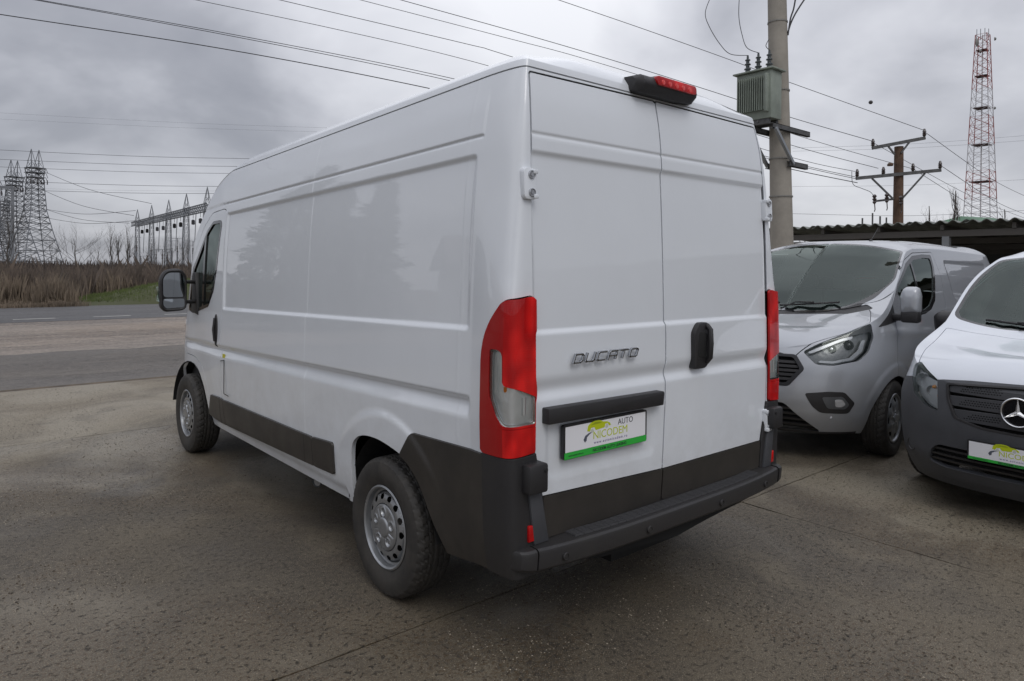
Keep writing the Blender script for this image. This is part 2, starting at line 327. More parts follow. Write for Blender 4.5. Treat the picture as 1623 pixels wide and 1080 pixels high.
# plain solids collected in one mesh ------------------------------------
class MB:
    def __init__(s): s.v = []; s.f = []
    def add(s, V, F):
        o = len(s.v); s.v += [tuple(p) for p in V]; s.f += [tuple(i+o for i in f) for f in F]; return s
    def box(s, a, b):
        (x0, y0, z0), (x1, y1, z1) = a, b
        return s.add([(x0, y0, z0), (x1, y0, z0), (x1, y1, z0), (x0, y1, z0), (x0, y0, z1), (x1, y0, z1), (x1, y1, z1), (x0, y1, z1)],
                     [(0, 3, 2, 1), (4, 5, 6, 7), (0, 1, 5, 4), (1, 2, 6, 5), (2, 3, 7, 6), (3, 0, 4, 7)])
    def bar(s, p, q, w, h=None, up=(0, 0, 1)):
        h = h or w; p, q = Vector(p), Vector(q); d = (q-p).normalized(); u = Vector(up)
        if abs(d.dot(u)) > .98: u = Vector((1, 0, 0))
        a = d.cross(u).normalized(); b = a.cross(d).normalized(); V = []
        for c in (p, q):
            for i, j in ((-1, -1), (1, -1), (1, 1), (-1, 1)): V.append(c+a*(w/2*i)+b*(h/2*j))
        return s.add(V, [(0, 1, 2, 3), (7, 6, 5, 4), (0, 4, 5, 1), (1, 5, 6, 2), (2, 6, 7, 3), (3, 7, 4, 0)])
    def tri(s, p, q, w, w2=None):
        """thin three sided rod"""
        w2 = w if w2 is None else w2; p, q = Vector(p), Vector(q); d = (q-p).normalized(); u = Vector((0, 0, 1)) if abs(d.z) < .9 else Vector((1, 0, 0))
        a = d.cross(u).normalized(); b = a.cross(d); V = []
        for c, r in ((p, w/2), (q, w2/2)):
            for k in range(3): V.append(c+(a*math.cos(k*2.0944)+b*math.sin(k*2.0944))*r)
        return s.add(V, [(0, 1, 4, 3), (1, 2, 5, 4), (2, 0, 3, 5)])
    def tube(s, pts, r, n=8, caps=True):
        pts = [Vector(p) for p in pts]; rs = r if isinstance(r, (list, tuple)) else [r]*len(pts); V = []; F = []; a = None
        for i, p in enumerate(pts):
            d = (pts[min(i+1, len(pts)-1)]-pts[max(i-1, 0)]).normalized()
            if a is None: a = d.orthogonal().normalized()
            a = (a-d*a.dot(d)).normalized(); b = d.cross(a)
            for k in range(n):
                t = 2*PI*k/n; V.append(p+(a*math.cos(t)+b*math.sin(t))*rs[i])
        for i in range(len(pts)-1):
            for k in range(n): F.append((i*n+k, i*n+(k+1) % n, (i+1)*n+(k+1) % n, (i+1)*n+k))
        if caps: F.append(tuple(range(n))[::-1]); F.append(tuple(range((len(pts)-1)*n, len(pts)*n)))
        return s.add(V, F)
    def lathe(s, prof, c=(0, 0, 0), n=24, axis='z'):
        """prof: (radius, height) list"""
        V = []; F = []; m = len(prof)
        for k in range(n):
            t = 2*PI*k/n
            for r, h in prof:
                p = (r*math.cos(t), r*math.sin(t), h)
                if axis == 'x': p = (h, p[0], p[1])
                if axis == 'y': p = (p[1], h, p[0])
                V.append((p[0]+c[0], p[1]+c[1], p[2]+c[2]))
        for k in range(n):
            for i in range(m-1): F.append((k*m+i, ((k+1) % n)*m+i, ((k+1) % n)*m+i+1, k*m+i+1))
        return s.add(V, F)
    def prism(s, poly, f0, f1):
        """poly 2D list; f0,f1 map 2D point to 3D"""
        n = len(poly); V = [f0(p) for p in poly]+[f1(p) for p in poly]
        return s.add(V, [tuple(range(n))[::-1], tuple(range(n, 2*n))]+[(i, (i+1) % n, n+(i+1) % n, n+i) for i in range(n)])
    def build(s, name, m, parent=None, smooth=False, bevel=0.0, sharp=35, seg=2):
        me = bpy.data.meshes.new(name); me.from_pydata(s.v, [], s.f); me.update()
        bm = bmesh.new(); bm.from_mesh(me)
        if bevel:
            bmesh.ops.recalc_face_normals(bm, faces=bm.faces)
            es = [e for e in bm.edges if len(e.link_faces) == 2 and e.calc_face_angle(0) > .5]
            bmesh.ops.bevel(bm, geom=es, offset=bevel, segments=seg, profile=.5, affect='EDGES', clamp_overlap=True)
        bmesh.ops.recalc_face_normals(bm, faces=bm.faces); bm.to_mesh(me); bm.free()
        if smooth or bevel:
            me.polygons.foreach_set('use_smooth', [True]*len(me.polygons)); me.set_sharp_from_angle(angle=math.radians(sharp))
        me.materials.append(m)
        return link(bpy.data.objects.new(name, me), parent)
def copy_tree(o, parent=None):
    c = o.copy(); sc.collection.objects.link(c); c.parent = parent
    for ch in list(o.children): copy_tree(ch, c)
    return c
def text(name, s, size, m, parent, M, depth=.0004, bold=0.0, sx=1.0, space=1.0):
    cu = bpy.data.curves.new(name, 'FONT'); cu.body = s; cu.size = size; cu.extrude = depth; cu.align_x = 'CENTER'; cu.align_y = 'CENTER'; cu.offset = bold; cu.space_character = space; cu.resolution_u = 3
    o = bpy.data.objects.new(name, cu); sc.collection.objects.link(o)
    dg = bpy.context.evaluated_depsgraph_get(); me = bpy.data.meshes.new_from_object(o.evaluated_get(dg))
    bpy.data.objects.remove(o); me.transform(Matrix.Diagonal((sx, 1, 1, 1))); me.transform(M); me.materials.clear(); me.materials.append(m)
    o = bpy.data.objects.new(name, me); return link(o, parent)
def sm(x): x = np.clip(x, 0, 1); return x*x*(3-2*x)
def tab(x, pts):
    """smooth monotone interpolation of a table"""
    X = np.array([p[0] for p in pts], float); Y = np.array([p[1] for p in pts], float)
    h = np.diff(X); dl = np.diff(Y)/h; mm = np.zeros(len(X)); mm[0], mm[-1] = dl[0], dl[-1]
    for i in range(1, len(X)-1):
        mm[i] = 0 if dl[i-1]*dl[i] <= 0 else 2*dl[i-1]*dl[i]/(dl[i-1]+dl[i])
    x = np.clip(np.asarray(x, float), X[0], X[-1]); k = np.clip(np.searchsorted(X, x)-1, 0, len(h)-1); t = (x-X[k])/h[k]
    return (2*t**3-3*t**2+1)*Y[k]+(t**3-2*t**2+t)*h[k]*mm[k]+(-2*t**3+3*t**2)*Y[k+1]+(t**3-t**2)*h[k]*mm[k+1]
# ------------------------------------------------------------------ shell: closed van body skin as one fine triangle sheet
def shell(S):
    xr0, Lc, Lr = S['xr0'], S['lc'], .30
    nr, nc, nf = S['nr'], S['ncor'], S['nf']
    ys = np.asarray(S['ycols'])
    zt = np.asarray(S['vrows'])          # 0..1
    cols = []
    for q in np.linspace(0, 1, nr)[:-1]: cols.append(('r', q))
    for q in np.linspace(0, 1, nc)[:-1]: cols.append(('c', q))
    for y in ys[:-1]: cols.append(('s', y))
    for q in np.linspace(0, 1, nf): cols.append(('f', q))
    def plan(kind, q, z):
        y_ = np.zeros_like(z)
        if kind == 'r': return S['xr'](z)*q, S['yr'](z)+S.get('rbow', 0)*q*q, q*xr0
        if kind == 'c':
            th = q*PI/2; pe = S['pr'](z); yr = S['yr'](z)+S.get('rbow', 0)
            w = S['w'](z, np.full_like(z, Lc)); xr = S['xr'](z); rr = (math.sin(th)**pe+math.cos(th)**pe)**(-1/pe)
            return xr+(w-xr)*math.sin(th)*rr+S.get('cflare', lambda z: 0*z)(z)*math.sin(2*th), yr+(Lc-yr)*(1-math.cos(th)*rr), xr0+q*Lr
        if kind == 's': return S['w'](z, np.full_like(z, q)), np.full_like(z, q), xr0+Lr+q-Lc
        ph = q*PI/2; e = 2/S['pf']; yc = S['yc']; w = S['w'](z, np.full_like(z, yc)); yf = S['yf'](z)
        return w*math.cos(ph)**e if q < 1 else 0*z, yc+(yf-yc)*math.sin(ph)**e, xr0+Lr+yc-Lc+q*1.2
    P = np.zeros((len(cols), len(zt), 3)); A = np.zeros((len(cols), len(zt), 3))
    for i, (k, q) in enumerate(cols):
        z = np.array([1.0]); ye = plan(k, q, z)[1]
        for _ in range(6): z = S['zs'](ye); ye = plan(k, q, z)[1]
        ztop = float(z[0]); zb = float(S['zb'](float(ye[0]))) if k != 'f' else float(S['zb'](float(plan(k, q, np.array([.5]))[1][0])))
        zz = zb+(ztop-zb)*zt; x, y, s = plan(k, q, zz)
        P[i, :, 0] = -x; P[i, :, 1] = y; P[i, :, 2] = zz; A[i, :, 0] = -s; A[i, :, 1] = zz
    kinds = np.array([{'r': 0, 'c': 1, 's': 2, 'f': 3}[c[0]] for c in cols])
    if 'disp' in S: S['disp'](P, kinds)
    # lid
    E = P[:, -1].copy(); kk = np.asarray(S['krows'])
    ysp = S['ysp'](E[:, 1]); zsp = S['zc'](ysp); pp = S['p'](E[:, 1]) if 'pe' not in S else S['pe'](E)
    Q = np.zeros((len(cols), len(kk), 3)); B = np.zeros((len(cols), len(kk), 3))
    for j, k in enumerate(kk):
        Q[:, j, 0] = E[:, 0]*(1-k); Q[:, j, 1] = E[:, 1]+(ysp-E[:, 1])*k**S.get('ky', 1.0)
        Q[:, j, 2] = E[:, 2]+(zsp-E[:, 2])*(1-(1-k)**pp); B[:, j, 2] = k; B[:, j, 0] = A[:, -1, 0]; B[:, j, 1] = A[:, -1, 1]
    if 'ldisp' in S: S['ldisp'](Q)
    a = grid_tm(P, A, flip=True); b = grid_tm(Q, B, flip=True)
    h = merge_tm(a, b); m = weld(merge_tm(h, mirror_tm(h)), 2e-5)
    # outward check
    t = m.V[m.T]; c = m.cen(); n = np.cross(t[:, 1]-t[:, 0], t[:, 2]-t[:, 0])
    if ((c-m.V.mean(0))*n).sum() < 0: m = TM(m.V, m.T[:, ::-1], m.A)
    return m
def place(m, fn): return TM(fn(m.V), m.T, m.A)
SIDE = lambda m: m.V[:, [1, 2]]
REAR = lambda m: m.V[:, [0, 2]]
TOPV = lambda m: m.V[:, [0, 1]]
SZ = lambda m: m.A[:, [0, 1]]
def e_left(m): return m.cen()[:, 0] < -.3
def e_right(m): return m.cen()[:, 0] > .3
def e_front(yy): return lambda m: m.cen()[:, 1] > yy
def e_rear(yy): return lambda m: m.cen()[:, 1] < yy
def rows(marks, n, dense, dw, lo=0., hi=1.):
    """row positions, denser near the marks"""
    x = np.linspace(lo, hi, 4000); d = np.full_like(x, 1.0)
    for k in marks: d += dense*np.exp(-((x-k)/dw)**2)
    c = np.cumsum(d); c = (c-c[0])/(c[-1]-c[0]); return np.interp(np.linspace(0, 1, n), c, x)
# ------------------------------------------------------------------ wheels
TYRE_CACHE = {}
def tyre_mesh(R, w, rr, nth=200):
    key = (R, w, rr)
    if key in TYRE_CACHE: return TYRE_CACHE[key]
    # profile from inner bead round the tread to the outer bead: (x lateral, r)
    h = w/2
    prof = [(-h*.78, rr-.006), (-h*.86, rr+.012), (-h*.97, rr+(R-rr)*.30), (-h*1.0, rr+(R-rr)*.50), (-h*.985, rr+(R-rr)*.68), (-h*.92, rr+(R-rr)*.86), (-h*.84, R-.012), (-h*.74, R-.003)]
    nt = 26; tread = [(-h*.74+2*h*.74*i/nt, R-.003+.003*math.cos((i/nt-.5)*2)) for i in range(1, nt)]
    prof = prof+tread+[(-a, b) for a, b in prof[::-1]]
    pr = np.array(prof); th = np.linspace(0, 2*PI, nth, endpoint=False)
    P = np.zeros((nth, len(pr), 3))
    lat = pr[:, 0]/h
    rad = np.repeat(pr[None, :, 1], nth, 0)
    for i, t in enumerate(th):
        for j in range(len(pr)):
            a = abs(lat[j])
            if pr[j, 1] > R-.03:
                g = 0
                if a < .74:
                    for c in (-.42, -.14, .14, .42):
                        if abs(lat[j]-c) < .035: g = .008
                k = (i+int(j*.45) % 7) % 5
                if k == 0 and a > .2: g = max(g, .006)
                rad[i, j] -= g
            elif (i % 5 == 0) and pr[j, 1] > rr+(R-rr)*.8: rad[i, j] -= .002
    P[:, :, 0] = pr[None, :, 0]; P[:, :, 1] = rad*np.cos(th)[:, None]; P[:, :, 2] = rad*np.sin(th)[:, None]
    m = grid_tm(P, close=True); TYRE_CACHE[key] = m; return m
def disc_tm(prof, n=96):
    pr = np.array(prof); th = np.linspace(0, 2*PI, n, endpoint=False); P = np.zeros((n, len(pr), 3))
    P[:, :, 0] = pr[None, :, 1]; P[:, :, 1] = pr[None, :, 0]*np.cos(th)[:, None]; P[:, :, 2] = pr[None, :, 0]*np.sin(th)[:, None]
    return grid_tm(P, close=True)
def dens(prof, step=.006):
    out = [prof[0]]
    for a, b in zip(prof[:-1], prof[1:]):
        n = max(1, int(math.hypot(b[0]-a[0], b[1]-a[1])/step))
        out += [(a[0]+(b[0]-a[0])*i/n, a[1]+(b[1]-a[1])*i/n) for i in range(1, n+1)]
    return out
YZ = lambda m: m.V[:, [1, 2]]
def make_wheel(R, w, rr, style, face):
    """outer face towards -x; returns root Empty at the axle"""
    root = bpy.data.objects.new('wheel', None); sc.collection.objects.link(root)
    ty = tyre_mesh(R, w, rr); mesh_obj('tyre', ty.V, ty.T, RUBBER, root, True, 30)
    h = w/2; f = -h*.62
    if style == 'steel':
        prof = [(rr+.004, -h*.86), (rr-.004, -h*.90), (rr-.012, -h*.84), (rr-.016, -h*.60), (rr-.026, -h*.56), (rr-.030, f+.022), (rr-.034, f+.006), (.160, f-.012), (.140, f-.020), (.118, f-.020), (.112, f-.004), (.108, f-.006)]
        d = disc_tm(dens(prof), 144); pieces = d
        for k in range(14):
            a = 2*PI*k/14; c = .149
            _, pieces = split(pieces, poly_sdf(YZ(pieces), ellipse(c*math.cos(a), c*math.sin(a), .0135, .0175, 18, a)))
        o = mesh_obj('rim', pieces.V, pieces.T, STEEL, root, True, 30)
        cap = [(.113, f-.004), (.113, f-.022), (.106, f-.026), (.060, f-.030), (.050, f-.028), (.044, f-.034), (.030, f-.036), (.0, f-.036)]
        c = disc_tm(dens(cap, .004), 120); V = c.V
        for k in range(5):
            a = 2*PI*k/5+.3; dd = np.hypot(V[:, 1]-.078*math.cos(a), V[:, 2]-.078*math.sin(a))
            V[:, 0] += .010*(1-sm((dd-.014)/.006)); V[:, 0] -= .004*np.exp(-((dd-.022)/.004)**2)
            a += PI/5; dd = np.abs((V[:, 1]*math.sin(a)-V[:, 2]*math.cos(a))); al = V[:, 1]*math.cos(a)+V[:, 2]*math.sin(a)
            V[:, 0] += .004*(1-sm(dd/.004))*(al > .05)*(al < .10)
        mesh_obj('centre_cap', V, c.T, STEEL, root, True, 40)
        for k in range(5):
            a = 2*PI*k/5+.3; y, z = .078*math.cos(a), .078*math.sin(a); b = MB(); b.lathe([(0, f-.026), (.009, f-.026), (.011, f-.018), (.011, f-.01)], (0, y, z), 6, 'x'); b.build('wheel_nut', STEEL, root)
    else:
        prof = [(rr+.006, -h*.88), (rr+.0, -h*.93), (rr-.012, -h*.90), (rr-.02, -h*.80), (rr-.04, -h*.84), (.13, -h*.97), (.08, -h*.95), (.045, -h*.93), (.036, -h*1.0), (0, -h*1.0)]
        d = disc_tm(dens(prof), 144); n = 7 if style == 'cover' else 5
        V = d.V; rad = np.hypot(V[:, 1], V[:, 2]); an = np.arctan2(V[:, 2], V[:, 1])
        V[:, 0] += .010*(.5+.5*np.cos(n*an))*sm((rad-.05)/.05)*(1-sm((rad-rr+.045)/.03))
        for k in range(n):
            a = 2*PI*k/n
            c = rr-.052; pl = ellipse(c*math.cos(a), c*math.sin(a), .017, .030, 18, a)
            _, d = split(d, poly_sdf(YZ(d), pl))
        mesh_obj('wheel_cover', d.V, d.T, STEEL, root, True, 30)
        for k in range(5):
            a = 2*PI*k/5+.3; y, z = .055*math.cos(a), .055*math.sin(a); b = MB(); b.lathe([(0, -h*.985), (.008, -h*.985), (.010, -h*.96), (.010, -h*.9)], (0, y, z), 6, 'x'); b.build('wheel_nut', STEEL, root)
    # barrel and brake behind the holes
    b = MB(); b.lathe([(rr-.012, -h*.62), (rr-.014, h*.8), (rr+.004, h*.86)], n=48, axis='x'); b.lathe([(rr-.03, f+.07), (.05, f+.07)], n=36, axis='x'); b.build('wheel_barrel', DARK, root, True)
    root.parent = face
    return root
def put_wheel(proto, parent, x, y, z, right=False, steer=0.0, spin=0.0, first=False):
    w = proto if first else copy_tree(proto, parent)
    w.parent = parent; w.location = (x, y, z)
    w.rotation_euler = Matrix.Rotation(steer+(PI if right else 0), 4, 'Z').to_euler(); 
    w.rotation_mode = 'XYZ'; M = Matrix.Rotation(steer+(PI if right else 0), 4, 'Z') @ Matrix.Rotation(spin, 4, 'X'); w.rotation_euler = M.to_euler()
    return w
# ================================================================== the white high roof van
def van_one():
    root = thing('panel_van', 'large white high roof panel van with red tail lamps in the middle of the yard', 'van')
    w_t = [(.28, .93), (.36, .955), (.42, .968), (.5, .978), (.65, .987), (.9, .994), (1.05, .998), (1.2, .996), (1.38, .992), (1.6, .986), (1.85, .975), (2.12, .952), (2.3, .924), (2.46, .887), (2.52, .868)]
    xr_t = [(.3, .885), (1.5, .885), (1.85, .886), (2.15, .880), (2.3, .873), (2.45, .856), (2.52, .84)]
    yr_t = [(.3, .012), (1.1, .010), (1.38, .014), (1.6, .02), (2.15, .047), (2.3, .062), (2.45, .090), (2.52, .105)]
    S = dict(xr0=.885, lc=.28, pf=2.5, nr=80, ncor=44, nf=46, yc=4.35)
    tap = lambda y: 1-.035*sm((y-3.6)/.75)
    S['pr'] = lambda z: tab(z, [(.3, 7.5), (1.46, 7.5), (1.62, 5.0), (1.9, 4.0), (2.3, 3.2), (2.5, 2.6)])
    S['cflare'] = lambda z: .020*(1-sm((z-1.5)/.5))*sm((z-.3)/.3)
    S['w'] = lambda z, y: tab(z, w_t)*tap(y); S['xr'] = lambda z: tab(z, xr_t); S['yr'] = lambda z: tab(z, yr_t)
    S['yf'] = lambda z: tab(z, [(.28, 5.36), (.5, 5.42), (.8, 5.40), (1.1, 5.30), (1.35, 5.15), (1.8, 4.85), (2.5, 4.45)])
    S['zs'] = lambda y: tab(y, [(-.1, 2.50), (3.2, 2.50), (3.55, 2.47), (3.8, 2.41), (4.0, 2.31), (4.2, 2.16), (4.5, 1.86), (4.8, 1.50), (4.95, 1.34), (5.15, 1.20), (5.35, .98), (5.5, .85)])
    S['zb'] = lambda y: tab(y, [(-.1, .44), (.17, .415), (.5, .372), (.9, .358), (4.8, .34), (5.2, .30), (5.5, .28)])
    S['zc'] = lambda y: tab(y, [(0, 2.60), (.5, 2.615), (3.4, 2.60), (3.8, 2.54), (4.1, 2.40), (4.4, 2.16), (4.7, 1.86), (4.95, 1.58), (5.08, 1.42), (5.3, 1.27), (5.5, 1.1)])
    S['ysp'] = lambda y: np.where(y < 1.2, 1.2, np.minimum(y+.16*sm((y-3.5)/1.0), 4.75))
    S['p'] = lambda y: tab(y, [(0, 7.0), (.3, 6.5), (3.4, 6.0), (4.1, 3.6), (5, 3.0)])
    zr = lambda z: (z-.36)/(2.5-.36)
    marks = [zr(z) for z in (2.199, 2.12, 1.40, 1.36, 1.104, 1.07, 1.0)]
    S['vrows'] = rows(marks, 190, 2.2, .012)
    S['ycols'] = np.concatenate([np.linspace(.28, .50, 24), np.linspace(.50, 1.94, 90)[1:], [1.9465, 1.950, 1.9535, 1.957], np.linspace(1.97, 3.36, 80), np.linspace(3.36, 3.56, 20)[1:], np.linspace(3.56, 4.35, 50)[1:]])
    S['krows'] = np.concatenate([np.linspace(0, 1, 34)**2.0])
    S['pe'] = lambda E: S['p'](E[:, 1])+(16-7)*sm((.40-E[:, 1])/.2)*sm((.84-np.abs(E[:, 0]))/.35)
    rake = lambda z, y: z-.024*(np.clip(y, .3, 6)-.3)*sm((z-.40)/.6)
    # the measured heights at y=.3
    def disp(P, kinds):
        Y, Z = P[:, :, 1], P[:, :, 2]
        fl = np.stack([Y.ravel(), Z.ravel()], 1)
        d = poly_sdf(fl, rpoly([(.30, 1.372), (3.47, 1.372), (3.49, 2.13), (.30, 2.13)], .03)).reshape(Y.shape)
        side = -.013*sm(-d/.028)
        # upper shut line moulding
        win = sm((Y-.26)/.02)*(1-sm((Y-4.3)/.2))
        side += win*(-.006*np.exp(-((Z-2.199)/.0055)**2)+.003*sm((Z-2.199)/.01)*(1-sm((Z-2.3)/.12)))
        # lower groove: faces down then faces up
        g = np.where(Z > 1.07, sm((1.108-Z)/.036), 1-sm((1.07-Z)/.072)); g[(Z > 1.108) | (Z < .99)] = 0
        side += -.021*g*sm((Y-.285)/.02)*(1-sm((Y-4.55)/.25))
        # arch flares
        for cy, r0, lo in ((1.01, .60, .66), (4.465, .54, .55)):
            rr = np.hypot(Y-cy, (Z-.345)*1.0); f = sm((r0-rr)/.035)*sm((Z-.60)/.2); side += .011*f
        # weld seam step and rear pillar seam
        side += .0012*sm((Y-1.9465)/.007)*((Z > .45) & (Z < 2.46))
        side += .0015*np.exp(-((Y-.375)/.004)**2)*((Z > .9) & (Z < 2.46))
        # sill tuck
        side -= .012*sm((.44-Z)/.05)*((Y > 1.45) & (Y < 4.0))
        k = (kinds >= 2)[:, None]
        P[:, :, 0] -= np.where(k, side, 0)
        # rear doors
        X = np.abs(P[:, :, 0]); r = np.zeros_like(X)
        d = -poly_sdf(np.stack([X.ravel(), Z.ravel()], 1), rpoly([(-1.0, 1.37), (.99, 1.37), (.99, 2.122), (-1.0, 2.122)], .01)).reshape(X.shape)
        r += -.012*sm(d/.024)
        r += -.006*np.exp(-((Z-2.188)/.006)**2)
        g = np.where(Z > 1.145, sm((1.205-Z)/.06), 1-sm((1.145-Z)/.05)); g[(Z > 1.205) | (Z < 1.09)] = 0
        r += -.014*g
        P[:, :, 1] -= np.where((kinds == 0)[:, None], r, 0)
        P[:, :, 2] = rake(Z, Y)
    S['disp'] = disp
    m = shell(S)
    # the lid was built on raked edges already, drop its spine a little forward
    lid = m.A[:, 2] > 0
    m.V[lid, 2] -= .024*(np.clip(m.V[lid, 1], .3, 6)-.3)*sm(m.A[lid, 2]/.3)
    rd = (np.abs(m.A[:, 0]) < .885) & (m.V[:, 1] < .3) & (m.A[:, 2] == 0)
    d = -poly_sdf(m.V[:, [0, 2]], rpoly([(-.815, .78), (-.12, .775), (-.12, 1.045), (-.815, 1.05)], .04))
    m.V[rd, 1] += .006*sm(d/.014)[rd]
    set_normals(m)
    # ---- holes
    arch_r = rpoly([(1.362, .20), (1.364, .60), (1.335, .70), (1.26, .752), (1.17, .772), (1.05, .776), (.93, .762), (.83, .742), (.75, .710), (.68, .65), (.62, .56), (.56, .47), (.50, .40), (.44, .30), (.42, .20)], .05)
    cf = 4.43
    arch_f = rpoly([(cf-.60, .2), (cf-.575, .40), (cf-.52, .52), (cf-.43, .64), (cf-.28, .745), (cf-.06, .80), (cf+.14, .79), (cf+.28, .72), (cf+.36, .60), (cf+.39, .46), (cf+.40, .2)], .06)
    for a in (arch_r, arch_f): _, m = cut(m, SIDE, a, 0, lambda q: np.abs(q.cen()[:, 0]) > .3)
    # ---- roof skin
    P2 = m.A[:, 1]
    d = (2.468-m.A[:, 1]); d = np.where(m.A[:, 2] > 0, -1.0, d); d = np.maximum(d, np.maximum(m.V[:, 1]-3.95, -1)*1.0)
    roof, m2 = split(m, d+.0025)
    d2 = (2.468-m2.A[:, 1]); d2 = np.where(m2.A[:, 2] > 0, -1.0, d2); d2 = np.maximum(d2, m2.V[:, 1]-3.95)
    _, m = split(m2, d2-.0025)
    build_tm('roof', roof, WHITE, root, lip=.02, push=.003, sharp=0)
    # ---- rear doors
    yq = e_rear(.22)
    sp = -.036
    def xd(z): return float(tab(z, xr_t))-.004
    zl = [.54, .69, .9, 1.2, 1.5, 1.8, 2.0, 2.15, 2.3, 2.40]
    Lp = [(-.822, .54), (-.835, .70), (-.878, .90)]+[(-xd(z), z) for z in zl[3:]]+[(-xd(2.44), 2.448), (sp, 2.456), (sp, 1.2), (sp-.004, 1.0), (sp-.02, .70), (sp-.035, .54)]
    Rp = [(-p[0]*1.0, p[1]) for p in Lp[:13]]
    Rp = [(.80, .54), (.815, .70), (.868, .90)]+Rp[3:11]+[(sp, 2.456), (sp, 1.2), (sp-.004, 1.0), (sp-.02, .70), (sp-.035, .54)]
    for nm, poly, hx in (('L', Lp, -.83), ('R', Rp, .83)):
        d, m = cut(m, REAR, rpoly(poly, .012), .009, yq)
        zc_ = lambda q: (q.V[:, 2]-(.690+.006*0+.028*(-q.V[:, 0]-.036)/.8*(nm == 'L')))
        low, up = split(d, zc_(d)+.002); _, up = split(up, zc_(up)-.002)
        od = build_tm('rear_door', up, WHITE, root, lip=.02, sharp=50)
        build_tm('lower_trim', low, CLAD, od, lip=.012, push=.006, sharp=50)
    # shade behind the gaps comes from a dark sheet, built further on
    # ---- lamps: cut on the corner in (unrolled length, height)
    def s_of_y(y):
        q = np.linspace(0, 1, 400); th = q*PI/2; rr = (np.sin(th)**7.5+np.cos(th)**7.5)**(-1/7.5); yy = .012+.268*(1-np.cos(th)*rr)
        return .885+.30*float(np.interp(y, yy, q))
    def lampc(sg): return lambda q: np.stack([q.A[:, 0]*sg, q.V[:, 2]], 1)
    lamp_out = [(.884, .905), (.884, 1.524), (.905, 1.53), (s_of_y(.05), 1.515), (s_of_y(.085), 1.475), (s_of_y(.125), 1.43), (s_of_y(.165), 1.365), (s_of_y(.183), 1.29), (s_of_y(.183), .893)]
    near = lambda q: (q.cen()[:, 1] < .5) & (np.abs(q.cen()[:, 0]) > .84)
    TRI = {}
    for sg, en in ((-1, 'left'), (1, 'right')):
        nr_ = lambda q: near(q) & (q.cen()[:, 0]*sg > 0)
        lens, m = cut(m, lampc(sg), rpoly(lamp_out, [.01, .02, .01, .03, .03, .03, .05, .05, .01]), .005, nr_)
        sB, sC = s_of_y(.03), s_of_y(.118)
        clear = rpoly([(.888, 1.022), (sB+.01, 1.022), (s_of_y(.075), 1.06), (s_of_y(.115), 1.13), (sC, 1.20), (sC, 1.318), (s_of_y(.06), 1.318), (s_of_y(.048), 1.30), (s_of_y(.046), 1.18), (.905, 1.135), (.888, 1.13)], .012)
        tl = bpy.data.objects.new('tail_lamp', None); link(tl, root)
        c, rest = cut(lens, lampc(sg), clear, .0008)
        build_tm('reversing_lamp', c, LENS, tl, lip=.003, push=.013, sharp=60)
        build_tm('reflector', c, REFL, tl, lip=0, push=.002)
        _, rim = cut(c, lampc(sg), rpoly([((q[0]-1.0)*.90+1.0, (q[1]-1.17)*.95+1.17) for q in clear], .0), 0)
        if rim: build_tm('lamp_rim', rim, CHROME, tl, lip=.004, push=.009)
        b = MB(); b.lathe([(0, -.012), (.008, -.011), (.010, -.004), (.010, .010), (0, .012)], (sg*1.004, .040, 1.165), 12, 'z'); b.build('indicator_bulb', AMBER, tl, True)
        b = MB(); b.tube([(sg*1.003, .045, 1.05), (sg*1.003, .045, 1.15)], .009, 8); b.build('lamp_tube', REFL, tl, True)
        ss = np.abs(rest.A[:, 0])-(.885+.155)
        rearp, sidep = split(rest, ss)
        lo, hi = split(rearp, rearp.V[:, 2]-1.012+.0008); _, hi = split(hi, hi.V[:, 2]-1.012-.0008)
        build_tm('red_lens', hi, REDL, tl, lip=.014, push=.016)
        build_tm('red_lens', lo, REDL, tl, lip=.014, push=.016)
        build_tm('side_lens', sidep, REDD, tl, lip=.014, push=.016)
        bk = build_tm('lamp_housing', lens, BLKGLOSS, tl, lip=0, push=-.028)
        # black moulding at the inner edge of the lamp
        b = MB(); b.tube([(sg*.884, .022+.0, .92), (sg*.885, .016, 1.2), (sg*.884, .028, 1.51)], .006, 6); b.build('lamp_edge', BLKGLOSS, tl, True)
        b = MB(); b.tube([(sg*.94, .012, 1.06), (sg*.94, .012, 1.13)], .012, 8); b.build('lamp_tube', REFL, tl, True)
    # ---- rear corner claddings and side moulding
    dark_side = rpoly([(.17, .30), (.17, .884), (.736, .864), (.835, .745), (.80, .66), (.60, .30)], [.005, .005, .02, .01, .05, .01])
    lowcor = rpoly([(.80, .40), (.812, .70), (.835, .885), (.884, .897), (1.20+.05, .887), (1.40, .884), (1.40, .30), (.80, .30)], .004)
    for sg in (-1, 1):
        e = lambda q: (q.cen()[:, 0]*sg > .3)
        sdp, m = cut(m, SIDE, dark_side, .004, e)
        o = build_tm('side_cladding', sdp, CLAD, root, lip=.014, push=.009, sharp=50, bevel=.003)
        e2 = lambda q: (q.cen()[:, 0]*sg > .75) & (q.cen()[:, 1] < .171)
        cor, m = cut(m, lampc(sg), np.array([(.795, .30), (.81, .70), (.83, .80), (.84, .893), (.884, .899), (1.2, .889), (1.3, .885), (1.3, .30)]), .004, e2)
        o = build_tm('corner_bumper', cor, BLACKP, root, lip=.03, push=.014, sharp=50, bevel=.006)
        # stepped inner block with the door stop
        b = MB(); b.box((min(sg*.855, sg*.955), -.052, .755), (max(sg*.855, sg*.955), .02, .872)); b.build('door_stop', BLACKP, o, bevel=.012)
        b = MB(); b.prism([(.815, .54), (.895, .54), (.925, .755), (.86, .755)], lambda p: (sg*p[0], -.014, p[1]), lambda p: (sg*p[0], .02, p[1])); b.build('corner_web', GREYP, o, bevel=.006)
